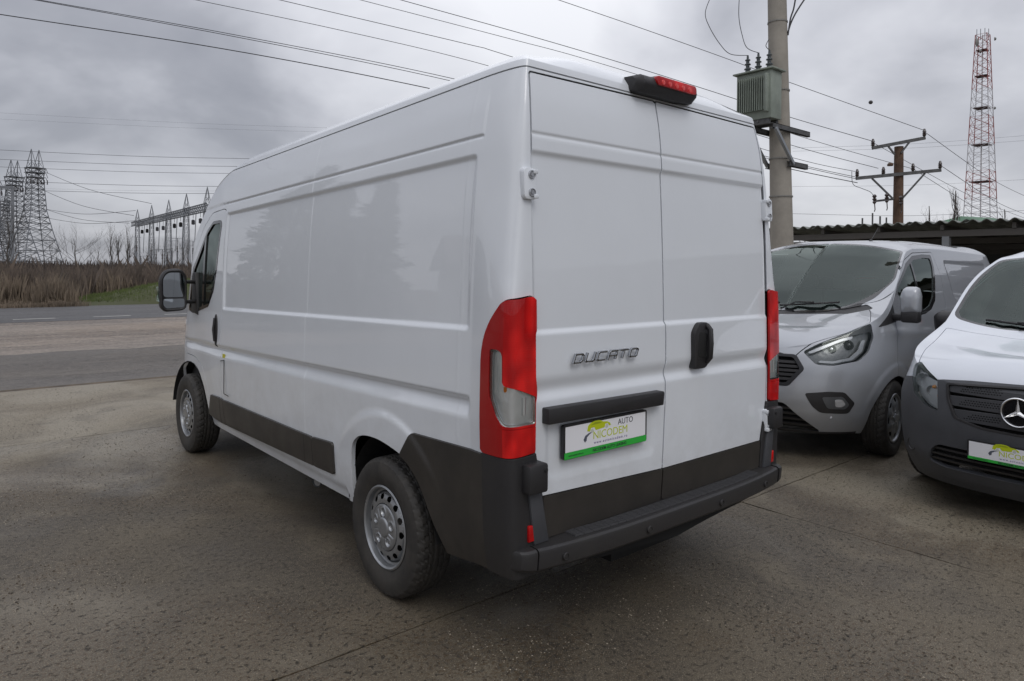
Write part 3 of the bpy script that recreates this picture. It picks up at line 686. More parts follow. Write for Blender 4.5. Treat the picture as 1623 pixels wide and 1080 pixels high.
        b = MB(); b.box((min(sg*.875, sg*.925), -.012, .558), (max(sg*.875, sg*.925), .004, .622)); b.build('reflector', REDL, o, bevel=.003)
        b = MB(); b.lathe([(0, -.002), (.008, -.002), (.008, .01)], (sg*.872, -.054, .845), 12, 'y'); b.build('stop_hole', DARK, o)
    # body side mouldings, three lengths each side
    for sg in (-1, 1):
        e = lambda q: (q.cen()[:, 0]*sg > .3)
        for poly in ([(1.57, .475), (1.828, .465), (1.836, .632), (1.57, .650)], [(1.838, .465), (3.402, .425), (3.44, .61), (1.844, .631)], [(3.41, .425), (3.50, .423), (3.51, .615), (3.448, .61)], [(3.51, .422), (3.84, .44), (3.74, .607), (3.52, .615)]):
            p, _ = cut(m, SIDE, rpoly(poly, .008), 0, e)
            build_tm('side_moulding', p, CLAD, root, lip=.016, push=.014, sharp=50, bevel=.004)
    # ---- cab doors, glass
    win = [(3.585, 1.97), (3.62, 2.0), (3.84, 2.0), (4.02, 1.93), (4.40, 1.62), (4.50, 1.25), (4.36, 1.225), (3.85, 1.305), (3.70, 1.44), (3.64, 1.60)]
    door = [(3.495, .45), (3.495, 2.06), (3.56, 2.085), (3.90, 2.07), (4.15, 1.96), (4.5, 1.62), (4.72, 1.25), (4.70, .92), (4.60, .86), (4.30, .86), (4.05, .80), (3.88, .66), (3.80, .45)]
    for sg in (-1, 1):
        e = lambda q: (q.cen()[:, 0]*sg > .3)
        dp, m = cut(m, SIDE, rpoly(door, [.01, .05, .05, .06, .05, .05, .03, .03, .04, .05, .05, .05, .01]), .006, e)
        wf, dp = cut(dp, SIDE, rpoly(win, .025), 0, e)
        od = build_tm('cab_door', dp, WHITE, root, lip=.02, sharp=50)
        inner = [(3.615, 1.95), (3.64, 1.975), (3.84, 1.975), (4.0, 1.905), (4.36, 1.60), (4.46, 1.27), (4.36, 1.25), (3.87, 1.33), (3.73, 1.455), (3.67, 1.60)]
        g, fr = cut(wf, SIDE, rpoly(inner, .02), 0, e)
        build_tm('window_frame', fr, BLKGLOSS, od, lip=.02, push=.002, sharp=50)
        bar_ = [(4.02, 1.2), (4.07, 1.2), (4.07, 2.1), (4.02, 2.1)]
        dv, g = cut(g, SIDE, bar_, 0, e); build_tm('window_divider', dv, BLKGLOSS, od, lip=.02, push=.001)
        build_tm('window_glass', g, GLASS, od, lip=0, push=-.008)
        b = MB(); hx = sg*.995
        b.lathe([(0, -.014), (.030, -.013), (.042, -.006), (.046, .012)], (0, 0, 0), 24, 'x')
        b.v = [(hx+sg*(-x_-.004)*1.0 if False else hx-sg*x_*1.0, 3.61+y_*.95, 1.135+z_*2.9) for x_, y_, z_ in b.v]
        b.v = [(hx-(hx-x_)*1, y_, z_) for x_, y_, z_ in b.v]; b.build('door_handle', BLACKP, od, True)
        b = MB(); b.tube([(hx+sg*.016, 3.60, 1.05), (hx+sg*.026, 3.60, 1.14), (hx+sg*.016, 3.60, 1.23)], .010, 8); b.build('handle_grip', BLACKP, od, True)
    # fuel flap outline and sticker on the left
    b = MB(); X = -1.003
    for p, q in (((3.405, .92), (3.405, .665)), ((3.405, .665), (3.30, .66)), ((3.49, .905), (3.405, .92))):
        b.bar((X+.002, p[0], p[1]), (X+.002, q[0], q[1]), .004, .004, (1, 0, 0))
    b.build('fuel_flap_gap', DARK, root)
    b = MB(); b.box((-.998, 3.40, .935), (-.9955, 3.45, .965)); b.build('sticker', YEL, root)
    # ---- windscreen, bonnet line, front lamps and bumper for the far side of the van
    ws = [(-.74, 1.40), (-.66, 1.8), (-.60, 2.18), (-.52, 2.27), (.52, 2.27), (.60, 2.18), (.66, 1.8), (.74, 1.40), (0, 1.33)]
    g, m = cut(m, REAR, rpoly(ws, .06), 0, lambda q: (q.cen()[:, 1] > 3.9) & (np.abs(q.cen()[:, 0]) < .84) & (q.cen()[:, 2] > 1.30))
    if g: build_tm('windscreen', g, WSCREEN, root, lip=.0, push=.001)
    bl = rpoly([(-1.2, .2), (1.2, .2), (1.2, .66), (.55, .70), (.45, .86), (-.45, .86), (-.55, .70), (-1.2, .66)], .04)
    g, m = cut(m, REAR, bl, 0, e_front(4.80)); build_tm('front_bumper', g, BLACKP, root, lip=.02, push=.008, bevel=.004)
    for sg in (-1, 1):
        hl = rpoly([(sg*.86, .92), (sg*.93, 1.13), (sg*.80, 1.22), (sg*.60, 1.04), (sg*.62, .94)], .03)
        g, m = cut(m, REAR, hl, 0, e_front(4.70))
        if g: build_tm('headlight', g, REFL, root, lip=.01, push=.003)
    build_tm('body', m, WHITE, root, lip=.022, sharp=45)
    # ---- underbody, wheelhouses, cab interior
    b = MB(); b.box((-.80, .08, .40), (.80, 5.1, .47)); b.box((-.93, 1.5, .37), (-.80, 3.75, .40)); b.box((.80, 1.5, .37), (.93, 3.75, .40))
    b.box((-.45, .3, .24), (-.38, 5.0, .40)); b.box((.38, .3, .24), (.45, 5.0, .40)); b.box((-.75, .98, .28), (.75, 1.06, .36)); b.box((-.2, .2, .22), (.3, .8, .40)); b.box((-.6, 2.0, .25), (-.1, 3.0, .40)); b.build('underbody', DARK, root)
    for cy, r in ((1.0, .50), (cf-.02, .50)):
        for sg in (-1, 1):
            b = MB(); n = 16; V = []; 
            for i in range(n+1):
                t = PI*(i/n)*.90+.05*PI
                V += [(sg*.965, cy-.0+r*math.cos(t)*(.86 if cy < 2 else 1.12), .30+r*math.sin(t)*1.0), (sg*.60, cy+r*math.cos(t)*(.86 if cy < 2 else 1.12), .30+r*math.sin(t)*1.0)]
            b.add(V, [(2*i, 2*i+1, 2*i+3, 2*i+2) for i in range(n)])
            b.add([(sg*.60, cy+.62, .40), (sg*.60, cy-.62, .40), (sg*.60, cy-.62, .85), (sg*.60, cy+.62, .85)], [(0, 1, 2, 3)])
            b.build('wheel_housing', DARK, root)
    b = MB(); b.box((-.88, 3.35, .5), (.88, 3.38, 2.3)); b.build('bulkhead', INTER, root)
    b = MB(); b.prism([(4.45, .6), (4.45, 1.15), (4.6, 1.25), (4.9, 1.22), (5.0, .6)], lambda p: (-.84, p[0], p[1]), lambda p: (.84, p[0], p[1])); b.build('dashboard', INTER, root, bevel=.02)
    for x in (-.48, .1, .55):
        st = MB(); st.box((x-.24, 3.62, .75), (x+.24, 4.1, .95)); so = st.build('seat', SEATM, root, bevel=.04)
        st = MB(); st.prism([(3.48, .9), (3.62, .92), (3.56, 1.5), (3.44, 1.5)], lambda p: (x-.22, p[0], p[1]), lambda p: (x+.22, p[0], p[1])); st.box((x-.12, 3.46, 1.52), (x+.12, 3.54, 1.72)); st.build('seat_back', SEATM, so, bevel=.03)
    b = MB(); b.tube([(-.48+.19*math.cos(t), 4.30+.06*math.sin(t), 1.16+.18*math.sin(t)) for t in np.linspace(0, 2*PI, 25)], .014, 6, False); b.build('steering_wheel', INTER, root, True)
    # ---- bumper step
    yb = lambda x: -.105+.055*(abs(x)/.93)**3.2
    b = MB(); n = 36; xs = [(-.905+1.80*i/n) for i in range(n+1)]
    prof = lambda x: [(yb(x)+.145, .545), (yb(x)+.014, .538), (yb(x)+.003, .531), (yb(x), .520), (yb(x)+.006, .458), (yb(x)+.016, .447), (yb(x)+.145, .425+.0*x)]
    V = []
    for x in xs: V += [(x, y, z) for y, z in prof(x)]
    k = 7
    F = [(i*k+j, i*k+j+1, (i+1)*k+j+1, (i+1)*k+j) for i in range(n) for j in range(k-1)]+[tuple(range(k)), tuple(range(n*k, n*k+k))[::-1]]
    b.add(V, F); bp = b.build('bumper_step', BLACKP, root, True, sharp=24)
    b = MB()
    for r_ in range(6):
        off = .034+.011*r_
        for i in range(4, n-4):
            x0, x1 = xs[i]+.0, xs[i+1]-.003
            b.bar((x0, yb(x0)+off, .5425+.0015), (x1, yb(x1)+off, .5425+.0015), .0045, .008)
    b.build('step_tread', mat('tread_sheen_grey', (.065, .065, .068), .4), bp)  # rib grey is lifted, the sky's sheen sits in the colour
    for sg in (-1, 1):
        b = MB(); prx = [sg*(.913+.075*i/6) for i in range(7)]; V = []
        for i, x in enumerate(prx):
            t = i/6; dy = .030*t**2+.03*max(0, t-.8)/.2
            V += [(x, y+dy, z+(.014*t if z < .5 else -.004*t)) for y, z in prof(sg*.905)]
        F = [(i*k+j, i*k+j+1, (i+1)*k+j+1, (i+1)*k+j) for i in range(6) for j in range(k-1)]+[tuple(range(k)), tuple(range(6*k, 7*k))[::-1]]
        b.add(V, F); b.build('bumper_end', BLACKP, root, True, sharp=24)
    for x in (-.78, -.29, .27, .72):
        b = MB(); y = yb(x); b.lathe([(.016, .004), (.016, -.004), (.013, -.006), (.0125, -.003), (.0, -.004)], (x, y, .488), 20, 'y'); b.build('parking_sensor', BLACKP, bp, True)
    b = MB(); b.tube([(-.60, .30, .33), (-.60, .20, .32)], .03, 10); b.build('towing_eye', DARK, root, True)
    b = MB(); b.tube([(-.80, 2.02, .33), (-.905, 1.97, .315)], .032, 14, False); b.tube([(-.80, 2.02, .33), (-.90, 1.972, .316)], .026, 14, True); b.build('exhaust_tip', STEEL, root, True)
    # rear beam under the bumper
    b = MB(); b.prism([(-.75, .44), (.82, .44), (.70, .40), (.3, .37), (.05, .345), (-.12, .36), (-.5, .385)], lambda p: (p[0], .0, p[1]), lambda p: (p[0], .05, p[1])); b.build('rear_crossmember', DARK, root)
    # ---- hinges
    for sg in (-1, 1):
        for z in (1.978, .80):
            if sg < 0 and z < 1: continue
            h = bpy.data.objects.new('door_hinge', None); link(h, root)
            xh = sg*.898 if z > 1 else sg*.868; y0 = .030 if z > 1 else .0
            pl = rpoly([(-.040, -.063), (.034, -.063), (.034, .050), (.018, .063), (-.040, .063)], .02, 4)
            b = MB(); b.prism([tuple(p) for p in pl], lambda p: (xh+sg*-p[0]*.9+sg*.002, y0-.012+.05*p[1]+(.02 if False else 0)+abs(min(0, sg*0)), z+p[1]), lambda p: (xh-sg*p[0]*.9, y0+.02+.05*p[1], z+p[1])); b.build('hinge_plate', WHITE, h, bevel=.005)
            for dz in (-.036, .036):
                b = MB(); b.lathe([(.0, -.002), (.007, -.002), (.009, .003), (.0135, .003), (.0155, -.002), (.0175, .004), (.0175, .02)], (xh-sg*.0, y0-.018+.05*dz, z+dz), 18, 'y'); b.build('hinge_bolt', mat('bolt_grey', (.45, .46, .48), .35, metal=.6), h, True)
            for dz in (-.05, .05):
                b = MB(); b.box((xh-sg*.018-.012, y0-.022+.05*dz, z+dz-.010), (xh-sg*.018+.012, y0+.01+.05*dz, z+dz+.008)); b.build('hinge_knuckle', WHITE, h, bevel=.003)
    # ---- high brake lamp
    b = MB(); hx0, hx1 = -.225, .245
    pl = [(hx0, .0), (hx0+.03, -.012), (hx1-.09, -.004), (hx1-.015, .012), (hx1, .03), (hx1-.005, .085), (hx0+.19, .085), (hx0+.16, .075), (hx0, .072)]
    V = []
    def hb(x, t):  # cross-section of the housing
        h = .078 if x > hx0+.17 else .066
        return h
    n = 20; xs2 = [hx0+(hx1-hx0)*i/n for i in range(n+1)]; V = []
    for i, x in enumerate(xs2):
        e = min(1, (i+.6)/1.5, (n-i+.6)/2.2); top = 2.562-.014*(1-sm((x-hx0-.10)/.05))-.012*(1-e); bot = 2.466+.016*(1-e)+.006*sm((x-.05)/.15); yo = .070-.055*e
        V += [(x, .105, bot-.0), (x, yo+.034, bot), (x, yo+.004, bot+.028), (x, yo, bot+.045), (x, yo+.012, top-.012), (x, yo+.03, top), (x, .125, top+.004)]
    F = [(i*7+j, i*7+j+1, (i+1)*7+j+1, (i+1)*7+j) for i in range(n) for j in range(6)]+[tuple(range(7)), tuple(range(n*7, n*7+7))[::-1]]
    b.add(V, F); hb_ = b.build('high_brake_lamp', BLACKP, root, True, sharp=40)
    pr_ = rpoly([(-.120, -.020), (.190, -.020), (.190, .024), (-.120, .026)], .018, 4)
    b = MB(); b.prism([tuple(p) for p in pr_], lambda p: (p[0], .008+p[1]*.1, 2.526+p[1]), lambda p: (p[0], .035, 2.526+p[1])); b.build('red_lens', REDL, hb_, bevel=.004)
    b = MB()
    for i in range(5): b.lathe([(0, -.001), (.012, -.0003), (.013, .003)], (-.078+.052*i, .0055, 2.523), 12, 'y')
    b.build('bulb_dimple', mat('bright_red', (.75, .03, .02), .2, coat=1), hb_, True)
    b = MB(); b.bar((-.84, .105, 2.4535), (.84, .105, 2.4535), .02, .006); b.build('roof_seal', DARK, root)
    b = MB(); b.box((-.85, .06, .5), (.85, .07, 2.42)); b.v = [(x, y+(.09 if z > 2 else 0), z) for x, y, z in b.v]; b.build('door_gap_shade', DARK, root)  # dark sheet standing in for the shade inside the rear door gaps
    # ---- door handle of the right door
    px_ = rpoly([(.165, 1.145), (.262, 1.145), (.300, 1.19), (.300, 1.33), (.278, 1.375), (.205, 1.375), (.165, 1.33)], .02, 4)
    b = MB(); b.prism([tuple(p) for p in px_], lambda p: (p[0], -.014+.0*p[1], p[1]), lambda p: (p[0], .03, p[1])); hd = b.build('door_handle', BLACKP, root, bevel=.006)
    b = MB(); b.prism([tuple(p) for p in rpoly([(.188, 1.20), (.262, 1.20), (.272, 1.32), (.198, 1.335)], .025, 4)], lambda p: (p[0], -.0155, p[1]), lambda p: (p[0], -.004, p[1])); b.build('handle_recess', DARK, hd, bevel=.002)
    b = MB(); b.tube([(.262, -.014, 1.175), (.262, -.034, 1.20), (.258, -.040, 1.27), (.262, -.034, 1.34), (.262, -.014, 1.362)], [.012, .014, .015, .014, .012], 10); b.build('handle_grip', BLACKP, hd, True)
    # ---- plate lamp bar, plate
    b = MB(); b.prism([(-.838, 1.013), (-.10, 1.004), (-.092, 1.062), (-.10, 1.070), (-.838, 1.078)], lambda p: (p[0], -.030+.3*(p[1]-1.0)*0, p[1]), lambda p: (p[0], .03, p[1])); b.build('plate_lamp_bar', BLACKP, root, bevel=.008)
    pc = Vector((-.471, -.004, .922)); tilt = math.radians(-1.2)
    plate(root, Matrix.Translation(pc) @ Matrix.Rotation(PI/2, 4, 'X') @ Matrix.Rotation(tilt*0, 4, 'Z'), .535, .145, True)
    letters(root)
    # ---- mirrors
    for sg in (-1, 1): mirror_one(root, sg)
    # ---- wheels
    pw = make_wheel(.343, .212, .203, 'steel', root)
    put_wheel(pw, root, -.895, 1.008, .338, first=True); put_wheel(pw, root, -.885, 4.468, .338, steer=0.0, spin=.3)
    put_wheel(pw, root, .895, 1.008, .338, True); put_wheel(pw, root, .885, 4.468, .338, True, spin=.5)
    return root
def plate(root, M, w, h, full, green=.030):
    """advert number plate: black frame, white face, car emblem, wording, green strip"""
    pl = MB(); r = rpoly([(-w/2, -h/2), (w/2, -h/2), (w/2, h/2), (-w/2, h/2)], .012, 3)
    pl.prism([tuple(p) for p in r], lambda p: M @ Vector((p[0], p[1], .008)), lambda p: M @ Vector((p[0], p[1], -.008))); fr = pl.build('plate_frame', mat('plate_frame_black', (.018, .018, .02), .4), root)
    iw, ih = w-.022, h-.014
    def flat(nm, poly, z, m, t=.0012):
        b = MB(); b.prism([tuple(p) for p in poly], lambda p: M @ Vector((p[0], p[1], z)), lambda p: M @ Vector((p[0], p[1], z-t))); return b.build(nm, m, fr)
    flat('plate_face', [(-iw/2, -h/2+green), (iw/2, -h/2+green), (iw/2, ih/2-.002), (-iw/2, ih/2-.002)], .0092, PLATEW)
    flat('green_strip', [(-iw/2-.006, -h/2+.002), (iw/2+.006, -h/2+.002), (iw/2+.006, -h/2+green-.0008), (-iw/2-.006, -h/2+green-.0008)], .0100, PGREEN)
    def T(nm, s, sz, x, y, m, z=.0096, **k): text(nm, s, sz, m, fr, M @ Matrix.Translation((x, y, z)), .0003, **k)
    T('lettering', 'AUTO', .036, .118, .042, INK, sx=1.02, bold=.0)
    T('lettering', 'NICODEM', .0475, .020, .0045, LIME, sx=1.04, bold=.0)
    T('lettering', 'www.autonicodem.ro', .0175, .022, -.0255, PURPLE, sx=1.05, space=1.35)
    T('lettering', 'NICODEM AUTO LEASING', .0185, .015, -h/2+green/2, INK, .0104, bold=.0003)
    T('lettering', 'www.autonicodem.ro', .0100, -.195, -h/2+green/2, INK, .0104)
    # car emblem above the wording
    car = [(-.128, .030), (-.124, .050), (-.108, .062), (-.080, .068), (-.050, .067), (-.028, .058), (-.002, .055), (.016, .046), (.020, .036), (.008, .036), (.0, .048), (-.016, .046), (-.020, .032), (-.075, .027), (-.085, .042), (-.105, .040), (-.112, .026)]
    flat('car_emblem', car, .0102, LIME)
    flat('car_emblem', [(-.108, .052), (-.080, .062), (-.052, .061), (-.036, .054), (-.06, .053)], .0105, mat('dark_lime', (.30, .36, .01), .45), .0003)
    for cx, cy in ((-.098, .028), (-.006, .036)): flat('emblem_wheel', ellipse(cx, cy, .009, .009, 14), .0104, mat('emblem_grey', (.55, .57, .5), .5))
    flat('road_emblem', [(-.150, -.004), (-.140, .012), (-.120, .020), (-.085, .026), (-.112, .016), (-.130, .004), (-.132, -.010), (-.142, -.016)], .0102, mat('road_print', (.09, .10, .13), .5))
def letters(root):
    """chrome wordmark on the left rear door made of strokes"""
    H = .034; W = .049; gp = .010; sl = .42
    L = {'D': [[(0, 0), (0, 1), (.8, 1), (1, .8), (1, .2), (.8, 0), (0, 0)]], 'U': [[(0, 1), (0, .15), (.15, 0), (.85, 0), (1, .15), (1, 1)]], 'C': [[(1, 1), (.15, 1), (0, .85), (0, .15), (.15, 0), (1, 0)]],
         'A': [[(0, 0), (0, .75), (.2, 1), (1, 1), (1, 0)], [(0, .42), (1, .42)]], 'T': [[(0, 1), (1, 1)], [(.5, 1), (.5, 0)]], 'O': [[(.15, 0), (0, .15), (0, .85), (.15, 1), (.85, 1), (1, .85), (1, .15), (.85, 0), (.15, 0)]]}
    em = bpy.data.objects.new('wordmark', None); link(em, root); x = -.682
    for ch in 'DUCATO':
        b = MB()
        for st in L[ch]:
            P = [Vector((x+(p[0]*W)+p[1]*H*sl, -.008, 1.247+p[1]*H)) for p in st]
            for a, c in zip(P[:-1], P[1:]):
                d = (c-a).normalized()*.0036; b.bar(a-d, c+d, .0085, .012, (0, 1, 0))
        b.build('letter', mat('badge_chrome', (.36, .37, .39), .16, metal=1.0), em, bevel=.0012, seg=1); x += W+gp+.0115
def mirror_one(root, sg):
    # tall twin-glass door mirror on a two-bar arm
    o = MB(); cx = sg*1.165; n = 18; V = []
    outl = rpoly([(-.105, -.165), (.06, -.175), (.095, -.14), (.100, .10), (.06, .175), (-.06, .18), (-.105, .12)], .05, 4)
    def ring(sx, y): return [(cx+sg*p[0]*sx, y, 1.43+p[1]*sx) for p in outl]
    prof = [(.93, 4.165), (1.0, 4.175), (1.02, 4.20), (.98, 4.25), (.85, 4.30), (.55, 4.335), (.2, 4.345)]
    rings = [ring(s, y) for s, y in prof]; k = len(outl); V = [p for r in rings for p in r]
    F = [(i*k+j, i*k+(j+1) % k, (i+1)*k+(j+1) % k, (i+1)*k+j) for i in range(len(rings)-1) for j in range(k)]+[tuple(range((len(rings)-1)*k, len(rings)*k))]
    inner = ring(.86, 4.172); V2 = len(V); V += inner; F += [(j, (j+1) % k, V2+(j+1) % k, V2+j) for j in range(k)]; F += [tuple(V2+j for j in range(k))]
    mr = MB().add(V, F).build('door_mirror', BLACKP, root, True, sharp=50)
    up = rpoly([(-.085, -.055), (.078, -.055), (.082, .10), (.045, .148), (-.055, .15), (-.086, .10)], .03, 4); lo = rpoly([(-.085, -.14), (.055, -.148), (.078, -.12), (.078, -.068), (-.085, -.068)], .02, 4)
    for g in (up, lo):
        b = MB(); b.prism([tuple(p) for p in g], lambda p: (cx+sg*p[0], 4.166, 1.43+p[1]), lambda p: (cx+sg*p[0], 4.172, 1.43+p[1])); b.build('mirror_glass', MIRR, mr)
    b = MB(); b.tube([(cx-sg*.09, 4.24, 1.50), (sg*.955, 4.26, 1.50)], .018, 8); b.tube([(cx-sg*.09, 4.24, 1.33), (sg*.955, 4.26, 1.33)], .018, 8)
    b.prism([(4.18, 1.22), (4.36, 1.24), (4.33, 1.58), (4.25, 1.58)], lambda p: (sg*.975, p[0], p[1]), lambda p: (sg*.93, p[0], p[1])); b.build('mirror_arm', BLACKP, mr, bevel=.008)
    b = MB(); b.box((min(cx+sg*.095, cx+sg*.108), 4.20, 1.34), (max(cx+sg*.095, cx+sg*.108), 4.28, 1.46)); b.build('indicator_lens', LENS, mr, bevel=.005)
VAN1 = van_one()
# ================================================================== the two vans parked nose to the yard
def spec_van(L, w_t, zs_t, zc_t, yf_t, yc, ysp_off, zb_t, crow=90, vrow=90, pf=2.45):
    S = dict(xr0=.80, lc=.30, pf=pf, nr=26, ncor=18, nf=90, yc=L-yc)
    tap = lambda y: 1-.03*sm((1.6-(L-y))/1.0)
    S['pr'] = lambda z: 3.0+0*z
    S['w'] = lambda z, y: tab(z, w_t)*tap(y); S['xr'] = lambda z: tab(z, w_t)-.12; S['yr'] = lambda z: tab(z, [(.2, .0), (1.2, .0), (1.95, .12)])
    S['yf'] = lambda z: L-tab(z, yf_t)
    S['zs'] = lambda y: tab(L-y, zs_t); S['zc'] = lambda y: tab(L-y, zc_t); S['zb'] = lambda y: tab(L-y, zb_t)
    S['ysp'] = lambda y: np.where(y < 1.0, 1.0, np.minimum(y+ysp_off*sm((y-(L-2.6))/1.0), L-.42))
    S['p'] = lambda y: tab(L-y, [(0, 2.6), (.9, 3.0), (1.8, 3.6), (2.4, 5.0), (4.0, 5.0), (L, 7.0)])
    S['vrows'] = np.linspace(0, 1, vrow); S['krows'] = np.concatenate([np.linspace(0, 1, 44)**1.6])
    S['ycols'] = np.concatenate([np.linspace(.30, 2.0, 60), np.linspace(2.0, L-yc, crow)[1:]])
    return S
FL = 4.97
FORD_S = spec_van(FL, [(.22, .90), (.35, .945), (.5, .965), (.7, .985), (.85, .992), (1.0, .985), (1.2, .96), (1.35, .925), (1.6, .86), (1.8, .79), (1.9, .75)],
    [(0, .90), (.15, .965), (.35, 1.05), (.6, 1.16), (.8, 1.25), (.95, 1.33), (1.15, 1.44), (1.4, 1.60), (1.65, 1.75), (1.85, 1.835), (2.1, 1.865), (2.8, 1.875), (4.9, 1.84)],
    [(0, .93), (.2, 1.05), (.45, 1.14), (.75, 1.22), (.90, 1.28), (1.1, 1.44), (1.4, 1.65), (1.7, 1.83), (1.95, 1.93), (2.2, 1.965), (3.0, 1.98), (4.6, 1.95), (5, 1.9)],
    [(.2, .16), (.3, .10), (.45, .02), (.55, .0), (.75, .03), (.9, .08), (1.0, .14), (1.2, .3)], 1.05, .22, [(0, .24), (.5, .24), (1.0, .27), (5, .27)])
VL = 5.14
VITO_S = spec_van(VL, [(.15, .86), (.3, .91), (.5, .945), (.75, .96), (.95, .962), (1.1, .95), (1.3, .915), (1.6, .85), (1.75, .79), (1.85, .74)],
    [(0, .84), (.10, .90), (.25, .98), (.45, 1.05), (.7, 1.12), (.95, 1.21), (1.2, 1.35), (1.5, 1.55), (1.75, 1.69), (1.95, 1.765), (2.2, 1.79), (3, 1.80), (5.1, 1.77)],
    [(0, .90), (.15, .99), (.4, 1.07), (.8, 1.15), (1.0, 1.21), (1.2, 1.35), (1.5, 1.57), (1.8, 1.76), (2.05, 1.865), (2.3, 1.895), (3.2, 1.91), (5.1, 1.88)],
    [(.15, .14), (.25, .06), (.4, .0), (.55, .0), (.8, .03), (.95, .07), (1.05, .12), (1.2, .22)], 1.0, .24, [(0, .17), (.5, .18), (1.0, .24), (6, .24)], pf=3.5)
_vw = VITO_S['w']; VITO_S['w'] = lambda z, y: _vw(z, y)-.095*sm((z-.72)/.3)*sm((1.65-(VL-y))/1.0)
FORD_POSE = ((2.7836, 1.3736), math.radians(92.67)); VITO_POSE = ((2.50, -.775), math.radians(85.3))
def pose_root(p, L):
    (fx, fy), a = p; return (fx+math.sin(a)*L, fy-math.cos(a)*L, 0), a
# == build
def lid_glass(m, k0, yb, yt, r=.05):
    """windscreen area of the lid: inside the pillars, between cowl and roof edge"""
    x, y, k = m.V[:, 0], m.V[:, 1], m.A[:, 2]
    E = np.abs(x)/np.maximum(1-k, .02); a = (k0-k)*E; b = y-yb(np.abs(x)); c = yt(np.abs(x))-y
    def smx(p, q): h = np.maximum(r-np.abs(p-q), 0); return np.maximum(p, q)+h*h/(4*r)
    return smx(smx(a, b), c)
def mir(poly): return [(-p[0], p[1]) for p in poly][::-1]
def surf_y(m, x, z):
    """front surface depth at (x,z)"""
    d = (m.V[:, 0]-x)**2+(m.V[:, 2]-z)**2+(m.V[:, 1] < m.V[:, 1].max()-2.2)*9; return float(m.V[int(d.argmin()), 1])
def cab(root, L, dz, F0, glassw):
    b = MB(); b.prism([(F0-.55, .5), (F0-.62, 1.0+dz), (F0-.30, 1.13+dz), (F0+.05, 1.12+dz), (F0+.15, .5)], lambda p: (-glassw, p[0], p[1]), lambda p: (glassw, p[0], p[1])); b.build('dashboard', INTER, root, bevel=.02)
    for x in (-.46, .08, .50):
        y = F0-1.45
        st = MB(); st.box((x-.23, y, .72), (x+.23, y+.5, .90)); so = st.build('seat', SEATM, root, bevel=.04)
        st = MB(); st.prism([(y-.12, .9), (y+.04, .92), (y-.04, 1.42), (y-.16, 1.42)], lambda p: (x-.21, p[0], p[1]), lambda p: (x+.21, p[0], p[1])); st.box((x-.12, y-.14, 1.43), (x+.12, y-.06, 1.60)); st.build('seat_back', SEATM, so, bevel=.03)
    b = MB(); b.tube([(-.44+.18*math.cos(t), F0-.72+.07*math.sin(t), 1.06+.17*math.sin(t)) for t in np.linspace(0, 2*PI, 25)], .014, 6, False); b.tube([(-.44, F0-.55, .95), (-.44, F0-.72, 1.06)], .03, 8); b.tube([(-.61, F0-.72, 1.06), (-.27, F0-.72, 1.06)], .013, 6); b.build('steering_wheel', INTER, root, True)
    b = MB(); b.box((-.80, F0-1.78, .45), (.80, F0-1.75, 1.55)); b.box((-.78, .3, .30), (.78, L-.95, .36)); b.box((-.6, L-1.3, .36), (.6, L-.4, .9)); b.build('underbody', DARK, root)
def housings(root, ys, r, w=.93):
    for cy in ys:
        for sg in (-1, 1):
            b = MB(); V = []; n = 14
            for i in range(n+1):
                t = PI*(.04+.92*i/n); V += [(sg*w, cy+r*math.cos(t), .33+r*math.sin(t)), (sg*.56, cy+r*math.cos(t), .33+r*math.sin(t))]
            b.add(V, [(2*i, 2*i+1, 2*i+3, 2*i+2) for i in range(n)])
            b.add([(sg*.56, cy+r, .30), (sg*.56, cy-r, .30), (sg*.56, cy-r, .8), (sg*.56, cy+r, .8)], [(0, 1, 2, 3)])
            b.build('wheel_housing', DARK, root)
def wiper(root, m, x0, x1, z0, lift=.02):
    """arm and blade lying along the foot of the windscreen"""
    b = MB(); P = []
    for i in range(11):
        t = i/10; x = x0+(x1-x0)*t; z = z0+.045*t*(1 if True else 0)
        P.append((x, surf_y(m, x, z)+lift, z+lift*.5))
    b.tube(P, .009, 6); b.tube([(x0, P[0][1]+.03, z0-.03), (x0+(x1-x0)*.3, P[3][1]+.025, P[3][2]+.025), (x0+(x1-x0)*.6, P[6][1]+.012, P[6][2]+.012)], .007, 6)
    return b.build('wiper', BLACKP, root, True)
